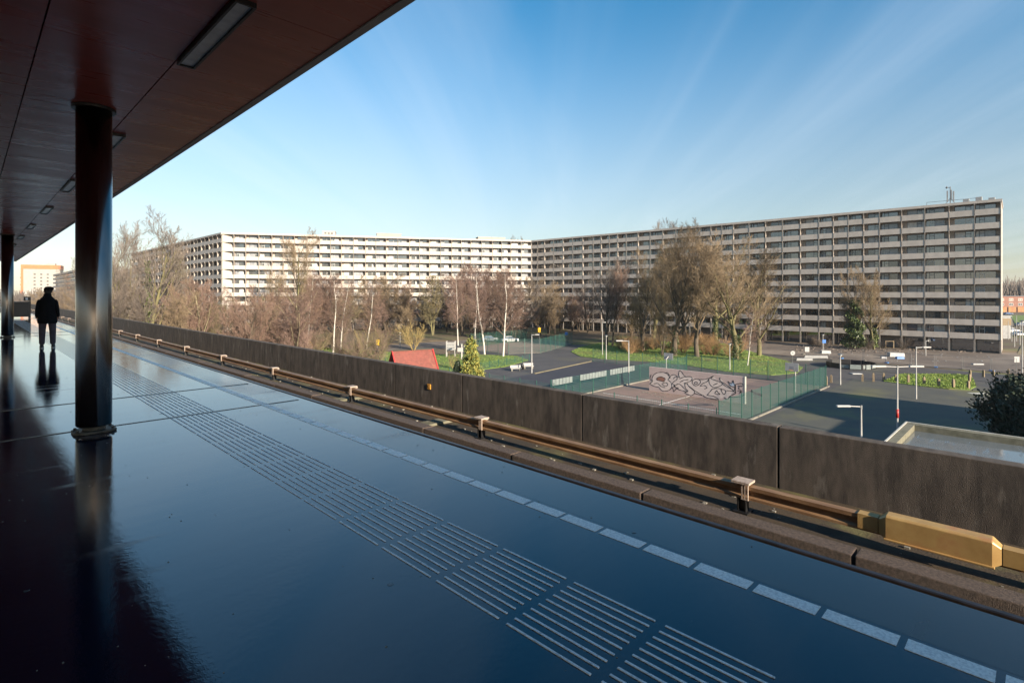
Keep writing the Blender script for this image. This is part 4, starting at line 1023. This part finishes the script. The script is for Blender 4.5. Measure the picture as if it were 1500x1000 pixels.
# ------------------------------------------------------------------ bollards
bm_ = MB().loft([[(-.13,-.13,-.05),(.13,-.13,-.05),(.13,.13,-.05),(-.13,.13,-.05)], [(-.12,-.12,.75),(.12,-.12,.75),(.12,.12,.75),(-.12,.12,.75)], [(-.05,-.05,.9),(.05,-.05,.9),(.05,.05,.9),(-.05,.05,.9)]]).mesh('bollard', M['wood'])
bp = [(1210.5,563.5),(1217.5,560),(1263.5,558.5),(1279.5,558.5),(1294.5,557),(1312.5,559),(1330.5,561),(1353.5,563),(1375,565.5),(1396.5,568),(1418.5,569.5),(1420,559),(1421,553.5),(1440.5,552),(1455,552),(1477,551.5)]
for i, q in enumerate(bp):
    lb = 'wooden bollard beside the green fence end' if i < 2 else 'wooden bollard left of the small lawn' if i < 5 else 'wooden bollard along the front of the small lawn' if i < 10 else 'wooden bollard at the right end of the small lawn' if i < 13 else 'wooden bollard in the row right of the small lawn'
    tag(link('bollard', bm_, None, g(*q), .1*i), lb, 'bollard', 'wooden bollards').scale = (1, 1, 1.15 if i % 3 else 1.3)
# ------------------------------------------------------------------ round ball cage, site fence, debris
c = g(1246, 537.5); t = thing('ball_cage', 'low black round ball cage with scribbled panels', 'ball cage', c)
for k in range(14):
    a = 2*math.pi*k/14; Mx = Matrix.Rotation(a, 4, 'Z') @ Matrix.Translation((3.4, 0, 0))
    MB().box(-.04, .04, -.74, .74, .02, .85, Mx).obj('panel', M['black_metal'], t)
    if k in (7, 9, 10): MB().box(.042, .048, -.6, .6, .2, .7, Matrix.Rotation(a, 4, 'Z') @ Matrix.Translation((3.4, 0, 0))).obj('scribble', M['pale_panel'], t)
for k, (a, lb) in enumerate(((3.55, 'pale scribbled board leaning on the round ball cage'), (4.1, 'small scribbled board left on the round ball cage'))):
    p = c+Vector((3.52*math.cos(a), 3.52*math.sin(a), 0)); o = MB().box(-.03, .0, -(.75, .4)[k], (.75, .4)[k], .1, .8).obj('scribbled_board', M['pale_panel'], None, False, p); o.rotation_euler = (0, 0, a-math.pi); tag(o, lb, 'board')
sp_ = [g(1176, 519), g(1232, 525), g(1265, 528.5), g(1298, 531.5), g(1334, 535), g(1370, 538), g(1410.5, 541), g(1452, 543.5), g(1490, 544)]
for i, (a, b) in enumerate(zip(sp_[:-1], sp_[1:])):
    L = (b-a).length; t = thing('site_fence', '%s thin galvanised site fence panel from the left along the muddy strip' % ('first', 'second', 'third', 'fourth', 'fifth', 'sixth', 'seventh', 'eighth')[i], 'fence', a, math.atan2(b.y-a.y, b.x-a.x), 'site fence panels')
    MB().tube([(.1,0,.05),(.1,0,2.0)], .025, 6).tube([(L-.1,0,.05),(L-.1,0,2.0)], .025, 6).tube([(.1,0,2.0),(L-.1,0,2.0)], .02, 6).tube([(.1,0,.2),(L-.1,0,.2)], .02, 6).obj('frame', M['galv'], t)
    w = MB(); x = .25
    while x < L-.15: w.box(x-.0025, x+.0025, -.0025, .0025, .2, 2.0); x += .16
    w.obj('wires', M['galv'], t); MB().box(-.1, .3, -.35, .35, 0, .15).obj('foot', M['blue'] if i % 2 else M['kerb'], t)
rr = random.Random(12)
def junk(u, v, w, dp, h, mat, label, rz=0, name='dumped_board'):
    o = MB().loft([[(-w/2,-dp/2,0),(w/2,-dp/2,0),(w/2,dp/2,0),(-w/2,dp/2,0)], [(-w/2*.92,-dp/2*.9,h),(w/2*.95,-dp/2*.85,h*.9),(w/2*.9,dp/2*.9,h),(-w/2*.9,dp/2*.9,h*1.1)]]).obj(name, M[mat], None, False, g(u, v)); o.rotation_euler = (0, 0, -YAW+rz); bevel(o, .03)
    tag(o, label, 'debris')
junk(1312, 522, 2.9, 1.0, .75, 'white', 'white covered pile on the muddy strip'); junk(1318, 525.5, 1.4, .6, .4, 'blue', 'blue crate in front of the white covered pile', 0, 'crate')
junk(1254, 547.5, 1.6, .9, .12, 'white', 'white flat sheet lying before the round ball cage'); junk(1432, 534, 1.9, .5, .2, 'white', 'white board lying on the mud at right')
junk(1209, 517.5, 1.9, .8, .6, 'white', 'white heap at the foot of the lamp with blue sign'); junk(1434, 576, 2.2, .9, .02, 'pale_edge', 'pale patch sheet lying on the parking lot')
junk(1294, 525, 1.0, .5, .4, 'curtain_grey', 'grey box left of the white covered pile'); junk(1195, 524.5, 4.5, .25, .5, 'galv', 'long grey barrier beside the road'); junk(1178, 528, 3.0, .3, .45, 'galv', 'short grey barrier by the lawn tip')
m = MB()
for k in range(420):
    p = g(rr.uniform(1165, 1455), rr.uniform(503.5, 517)); s = rr.uniform(.03, .22); m.box(-s, s, -s*.7, s*.7, -s*.5, s*.5, Matrix.Translation((p.x, p.y, GZ+s*.2)) @ Matrix.Rotation(rr.uniform(0, 3), 4, 'Z') @ Matrix.Rotation(rr.uniform(-.6, .6), 4, 'X'))
tag(m.obj('rubble', M['mud']), 'rubble and earth heaped along the foot of the grey slab', 'rubble', kind='stuff')
m = MB()
for k in range(120):
    p = g(rr.uniform(1165, 1460), rr.uniform(504, 530)); s = rr.uniform(.04, .16); m.box(p.x-s, p.x+s, p.y-s*.7, p.y+s*.7, GZ-.02, GZ+s*.5)
tag(m.obj('litter', M['white']), 'white scraps of litter along the muddy strip', 'litter', kind='stuff')
c = g(1303, 510); t = thing('timber_frame', 'reddish timber frame standing before the grey slab', 'frame', c, -YAW)
MB().box(-.95,-.8,-.1,.1,0,1.5).obj('post', M['wood'], t); MB().box(.8,.95,-.1,.1,0,1.5).obj('post', M['wood'], t); MB().box(-.95,.95,-.1,.1,1.501,1.62).obj('crossbar', M['wood'], t)
# ------------------------------------------------------------------ play house, climbing frame, benches
d = 69; a = gd(575, d-1.3); b = gd(633, d+1.5); L = (b-a).to_2d().length; hz = hgt(514.5, d)
t = thing('play_house', 'small house with red tiled gable roof behind the parapet', 'house', ((a.x+b.x)/2, (a.y+b.y)/2, GZ), math.atan2(b.y-a.y, b.x-a.x))
hw, ez = 2.1, hz-2.7
MB().box(-L/2+.3, L/2-.3, -hw+.3, hw-.3, 0, ez+.2).obj('wall', M['wood'], t)
for sd in (-1, 1):
    rf = MB(); n1 = 12
    sl = math.hypot(hw, hz-ez)
    for k in range(n1):
        f0, f1 = k/n1, (k+1)/n1+.02; y0, y1 = sd*hw*(1-f0), sd*hw*(1-min(f1, 1)); z0, z1 = ez+(hz-ez)*f0+.05, ez+(hz-ez)*min(f1, 1)
        q = len(rf.v); rf.v += [(-L/2, y0, z0), (L/2, y0, z0), (L/2, y1, z1), (-L/2, y1, z1), (-L/2, y0, z0-.07), (L/2, y0, z0-.07), (L/2, y1, z1-.07), (-L/2, y1, z1-.07)]
        rf.f += [(q,q+1,q+2,q+3),(q+4,q+7,q+6,q+5),(q,q+4,q+5,q+1),(q+1,q+5,q+6,q+2),(q+2,q+6,q+7,q+3),(q+3,q+7,q+4,q)]
    ro = rf.obj('roof', M['red_tile'], t)
    for ex in (-L/2-.06, L/2+.06):
        MB().tube([(ex, sd*(hw+.15), ez-.2), (ex, 0 if sd > 0 else -.01, hz+.12)], .11, 4).obj('barge_board', M['red_board'], t)
MB().tube([(-L/2,0,hz+.03),(L/2,0,hz+.03)], .09, 6).obj('ridge', M['red_tile'], t)
q = len(mb.v)
for ex in (-L/2+.31, L/2-.31): 
    mm = MB(); s_ = 1 if ex > 0 else -1
    mm.v = [(ex,-hw+.3,ez+.2),(ex,hw-.3,ez+.2),(ex,0,hz-.15),(ex-.08*s_,-hw+.3,ez+.2),(ex-.08*s_,hw-.3,ez+.2),(ex-.08*s_,0,hz-.15)]; mm.f = [(0,1,2),(5,4,3),(0,3,4,1),(1,4,5,2),(2,5,3,0)]
    mm.obj('gable', M['frame_dark'], t)
d = 12*790/(523-430); c = gd(660, d); t = thing('climbing_frame', 'white climbing frame with panel and slide on the lawn', 'play frame', c, -YAW)
for x_ in (-.8, .8):
    for y_ in (0, 1.2): MB().box(x_-.06, x_+.06, y_-.06, y_+.06, 0, 3.0).obj('post', M['pole_white'], t)
for k in range(5): MB().box(-.73, .73, -.03, .03, 1.5+.28*k, 1.7+.28*k).obj('board', M['white'], t)
MB().box(-.7, .7, .07, 1.13, 1.3, 1.4).obj('deck', M['white'], t)
MB().box(2.5, 2.65, 0, .1, 0, 2.3).box(2.1, 2.25, 0, .1, 0, 2.3).box(1.3, 2.6, -.04, -.005, 1.0, 1.8).obj('side_frame', M['pole_white'], t)
MB().tube([(2.6,-.1,1.9),(3.1,-.6,.9),(3.5,-1.0,.1)], .16, 6).obj('slide', M['white'], t)
def bench(u, v, label, rz):
    t = thing('white_bench', label, 'bench', g(u, v), -YAW+rz)
    bevel(MB().box(-.85, .85, -.25, .25, .34, .46).obj('seat', M['white'], t), .02); bevel(MB().box(-.85, .85, .20, .27, .47, .85).obj('backrest', M['white'], t), .02)
    for x_ in (-.65, .65): MB().box(x_-.1, x_+.1, -.22, .22, 0, .34).obj('leg', M['kerb'], t)
bench(755.5, 543, 'left white bench beside the lamp pole', .25); bench(774, 539.5, 'right white bench behind the lamp pole', .25)
tag(sm(MB().lathe([(.2,0),(.24,.75),(.18,.82)], 14).obj('litter_bin', M['black_metal'], None, False, g(765.5, 540.5))), 'dark litter bin between the two white benches', 'bin')
# ------------------------------------------------------------------ cars
def car(u, vb, rz, mat, label, d=None):
    d = d or 9480/(vb-430); t = thing('parked_car', label, 'car', gd(u, d), rz)
    def sec(x, w, z0, z1, z2, wt): return [(x,-w,z0),(x,w,z0),(x,w,z1),(x,wt,z2),(x,-wt,z2),(x,-w,z1)]
    bevel(MB().loft([sec(-2.1,.75,.35,.6,.75,.7), sec(-1.9,.84,.25,.8,.92,.76), sec(-.9,.85,.22,.85,.98,.78), sec(.9,.85,.22,.85,.98,.78), sec(1.9,.84,.25,.8,.9,.76), sec(2.1,.75,.35,.6,.7,.7)]).obj('body', mat, t), .05)
    MB().loft([[(-1.75,-.75,.94),(-1.75,.75,.94),(-1.15,.62,1.42),(-1.15,-.62,1.42)], [(.95,-.75,.94),(.95,.75,.94),(.35,.62,1.45),(.35,-.62,1.45)]]).obj('window', M['glass'], t)
    MB().box(-1.2, .4, -.63, .63, 1.40, 1.49).obj('roof', mat, t)
    for x_ in (-1.3, 1.3):
        for y_ in (-.8, .8): MB().tube([(x_, y_-.1, .32), (x_, y_+.1, .32)], .32, 14).obj('wheel', M['rubber'], t)
    for y_ in (-.55, .55): MB().box(2.08, 2.12, y_-.15, y_+.15, .58, .68).obj('headlight', M['lamp_glass'], t)
car(717, 500, -.5, M['car_grey'], 'dark car parked behind the far court at left'); car(747, 501, -.5, M['car_white'], 'pale car parked behind the far court')
car(1481, 487, -.9, M['car_white'], 'white car at the end of the grey slab'); car(1490, 492, .4, M['car_white'], 'white van like car nearer the right edge'); car(1497, 478, -.9, M['car_grey'], 'dark car cut by the right edge'); car(1477, 461, -.9, M['car_blue'], 'blue car far down the side street')
for i, (u, vb, vt) in enumerate(((1477, 497, 470), (1482, 500, 465), (1489, 500, 462), (1494, 505, 472), (1486, 508, 480))):
    dd = 9480/(vb-430); t = thing('flag_pole', '%s thin white pole beside the end of the grey slab' % ('leftmost', 'second', 'tallest', 'rightmost', 'shortest')[i], 'pole', gd(u, dd), 0, 'white poles at right')
    MB().tube([(0,0,0),(.3*(i-2)*.4,0,hgt(vt, dd))], [.09,.06], 7).obj('pole', M['pole_white'], t)

# ------------------------------------------------------------------ person
def skin_obj(name, pts, edges, mat, parent, root=0, sub=2):
    me = bpy.data.meshes.new(name); bm = bmesh.new(); lay = bm.verts.layers.skin.verify(); vv = []
    for i, (co, r) in enumerate(pts):
        v = bm.verts.new(co); v[lay].radius = (r, r) if not isinstance(r, tuple) else r; v[lay].use_root = (i == root); vv.append(v)
    for a, b in edges: bm.edges.new((vv[a], vv[b]))
    bm.to_mesh(me); bm.free(); me.materials.append(mat); o = link(name, me, parent)
    o.modifiers.new('skin', 'SKIN').use_smooth_shade = True; s = o.modifiers.new('sub', 'SUBSURF'); s.levels = s.render_levels = sub
    return o
def person():
    c = g(69.5, 509.5, 0); t = thing('person', 'person in a dark coat and cap seen from behind on the wet platform', 'person', (c.x, c.y, 0), R(-6))
    B = [((0,0,.98),.12), ((0,.0,1.18),.11), ((0,-.01,1.36),.10), ((0,.0,1.50),.075), ((.01,.025,1.58),.06), ((.015,.045,1.66),.088), ((.02,.05,1.755),.07)]
    E = [(0,1),(1,2),(2,3),(3,4),(4,5),(5,6)]
    for s in (-1, 1):
        n = len(B)
        B += [((s*.135,-.01,1.39),.04), ((s*.215,-.03,1.16),.042), ((s*.236,.03,.93),.032), ((s*.238,.05,.86),(.022,.036))]
        E += [(2,n),(n,n+1),(n+1,n+2),(n+2,n+3)]
        n = len(B)
        B += [((s*.10,0,.90),.095), ((s*.115,.0,.50),.065), ((s*.12,-.02,.11),.042), ((s*.13,.10,.045),(.04,.03))]
        E += [(0,n),(n,n+1),(n+1,n+2),(n+2,n+3)]
    skin_obj('body', B, E, M['skin'], t)
    for s in (-1, 1):      # five fingers, slightly curled, rooted in the palm
        for k, (dx, ln) in enumerate(((-.024,.070),(-.008,.080),(.008,.076),(.023,.060))):
            y0 = .05-dx; x0 = s*.238
            skin_obj('finger', [((x0, y0, .855), .010), ((x0-s*.006, y0+.008, .855-ln*.55), .009), ((x0-s*.022, y0+.012, .855-ln), .007)], [(0,1),(1,2)], M['skin'], t, 0, 1)
        skin_obj('thumb', [((s*.232, .075, .90), .012), ((s*.222, .105, .865), .010), ((s*.217, .112, .83), .008)], [(0,1),(1,2)], M['skin'], t, 0, 1)
    def ell(z, rx, ry, cy=0, n=20, cx=0): return [(cx+rx*math.cos(2*math.pi*k/n), cy+ry*math.sin(2*math.pi*k/n), z) for k in range(n)]
    coat = sm(MB().loft([ell(.72,.225,.165), ell(.73,.238,.175), ell(.95,.215,.16), ell(1.12,.195,.145), ell(1.28,.20,.14,-.005), ell(1.40,.195,.13,-.01), ell(1.47,.155,.11,-.01), ell(1.515,.10,.09,0), ell(1.56,.09,.085,.01), ell(1.60,.092,.088,.015), ell(1.602,.075,.07,.015)]).obj('coat', M['coat'], t))
    sb = coat.modifiers.new('sub', 'SUBSURF'); sb.levels = sb.render_levels = 1
    for s in (-1, 1):
        skin_obj('sleeve', [((s*.145,-.01,1.42),.070), ((s*.185,-.015,1.36),.066), ((s*.222,-.03,1.15),.056), ((s*.238,.02,.95),.048), ((s*.238,.035,.90),.046)], [(0,1),(1,2),(2,3),(3,4)], M['coat'], t, 0, 2)
        skin_obj('trouser_leg', [((s*.095,0,.95),.125), ((s*.105,0,.78),.108), ((s*.118,.005,.50),.085), ((s*.122,-.015,.20),.074), ((s*.122,-.02,.085),.074)], [(0,1),(1,2),(2,3),(3,4)], M['trousers'], t, 0, 2)
        def foot(z, k, cx=s*.13): return [(cx+k*.05*math.cos(a)*(1+.15*math.sin(a)), .055+k*.145*math.sin(a), z) for a in [2*math.pi*i/16 for i in range(16)]]
        sh = sm(MB().loft([foot(.028,1.0), foot(.06,1.0), foot(.085,.85), [(s*.125+.045*math.cos(a), -.01+.06*math.sin(a), .13) for a in [2*math.pi*i/16 for i in range(16)]]]).obj('shoe', M['shoe'], t))
        MB().loft([foot(.0015,1.02), foot(.027,1.04)]).obj('sole', M['sole'], sh)
    hd = (.015, .045)
    sm(MB().loft([ell(1.58,.055,.05,.0,18,.01), ell(1.62,.085,.085,.02,18,.012), ell(1.68,.094,.105,.03,18,.015), ell(1.735,.092,.105,.035,18,.018), ell(1.75,.08,.09,.035,18,.018)]).obj('hair', M['hair'], t))
    sm(MB().loft([ell(1.685,.095,.110,.035,20,.016), ell(1.705,.108,.128,.04,20,.022), ell(1.74,.118,.138,.05,20,.032), ell(1.775,.108,.128,.055,20,.036), ell(1.80,.080,.10,.06,20,.036), ell(1.812,.04,.05,.06,20,.034)]).obj('cap', M['cap'], t))
    MB().loft([ell(1.70,.075,.06,.15,16,.03), ell(1.712,.078,.065,.145,16,.03)]).obj('cap_peak', M['cap'], t)
    for s in (-1, 1): sm(MB().lathe([(.006,-.03),(.014,0),(.006,.03)], 8, (.015+s*.094, .045, 1.66)).obj('ear', M['skin'], t))
    sm(MB().lathe([(.004,.03),(.014,-.012),(.006,-.02)], 8, (.015, .142, 1.655)).obj('nose', M['skin'], t)); MB().box(-.012, .042, .128, .134, 1.605, 1.612).obj('mouth', M['paint_brown'], t)
    for s in (-1, 1): sm(MB().lathe([(.003,-.01),(.011,0),(.003,.01)], 8, (.015+s*.034, .127, 1.675)).obj('eye', M['white'], t))
person()

# ------------------------------------------------------------------ haze
hz_m = bpy.data.materials.new('haze'); hz_m.use_nodes = True; hn = hz_m.node_tree; hn.nodes.clear()
ho = hn.nodes.new('ShaderNodeOutputMaterial'); hv = hn.nodes.new('ShaderNodeVolumePrincipled')
hv.inputs['Color'].default_value = (.90, .94, 1.0, 1); hv.inputs['Density'].default_value = .00011; hv.inputs['Anisotropy'].default_value = .2
hn.links.new(hv.outputs[0], ho.inputs['Volume'])
hz = MB().box(-600, 700, -600, 700, GZ-1.2, 40).obj('haze', hz_m)
tag(hz, 'thin pale winter haze in the air', 'haze', kind='stuff')
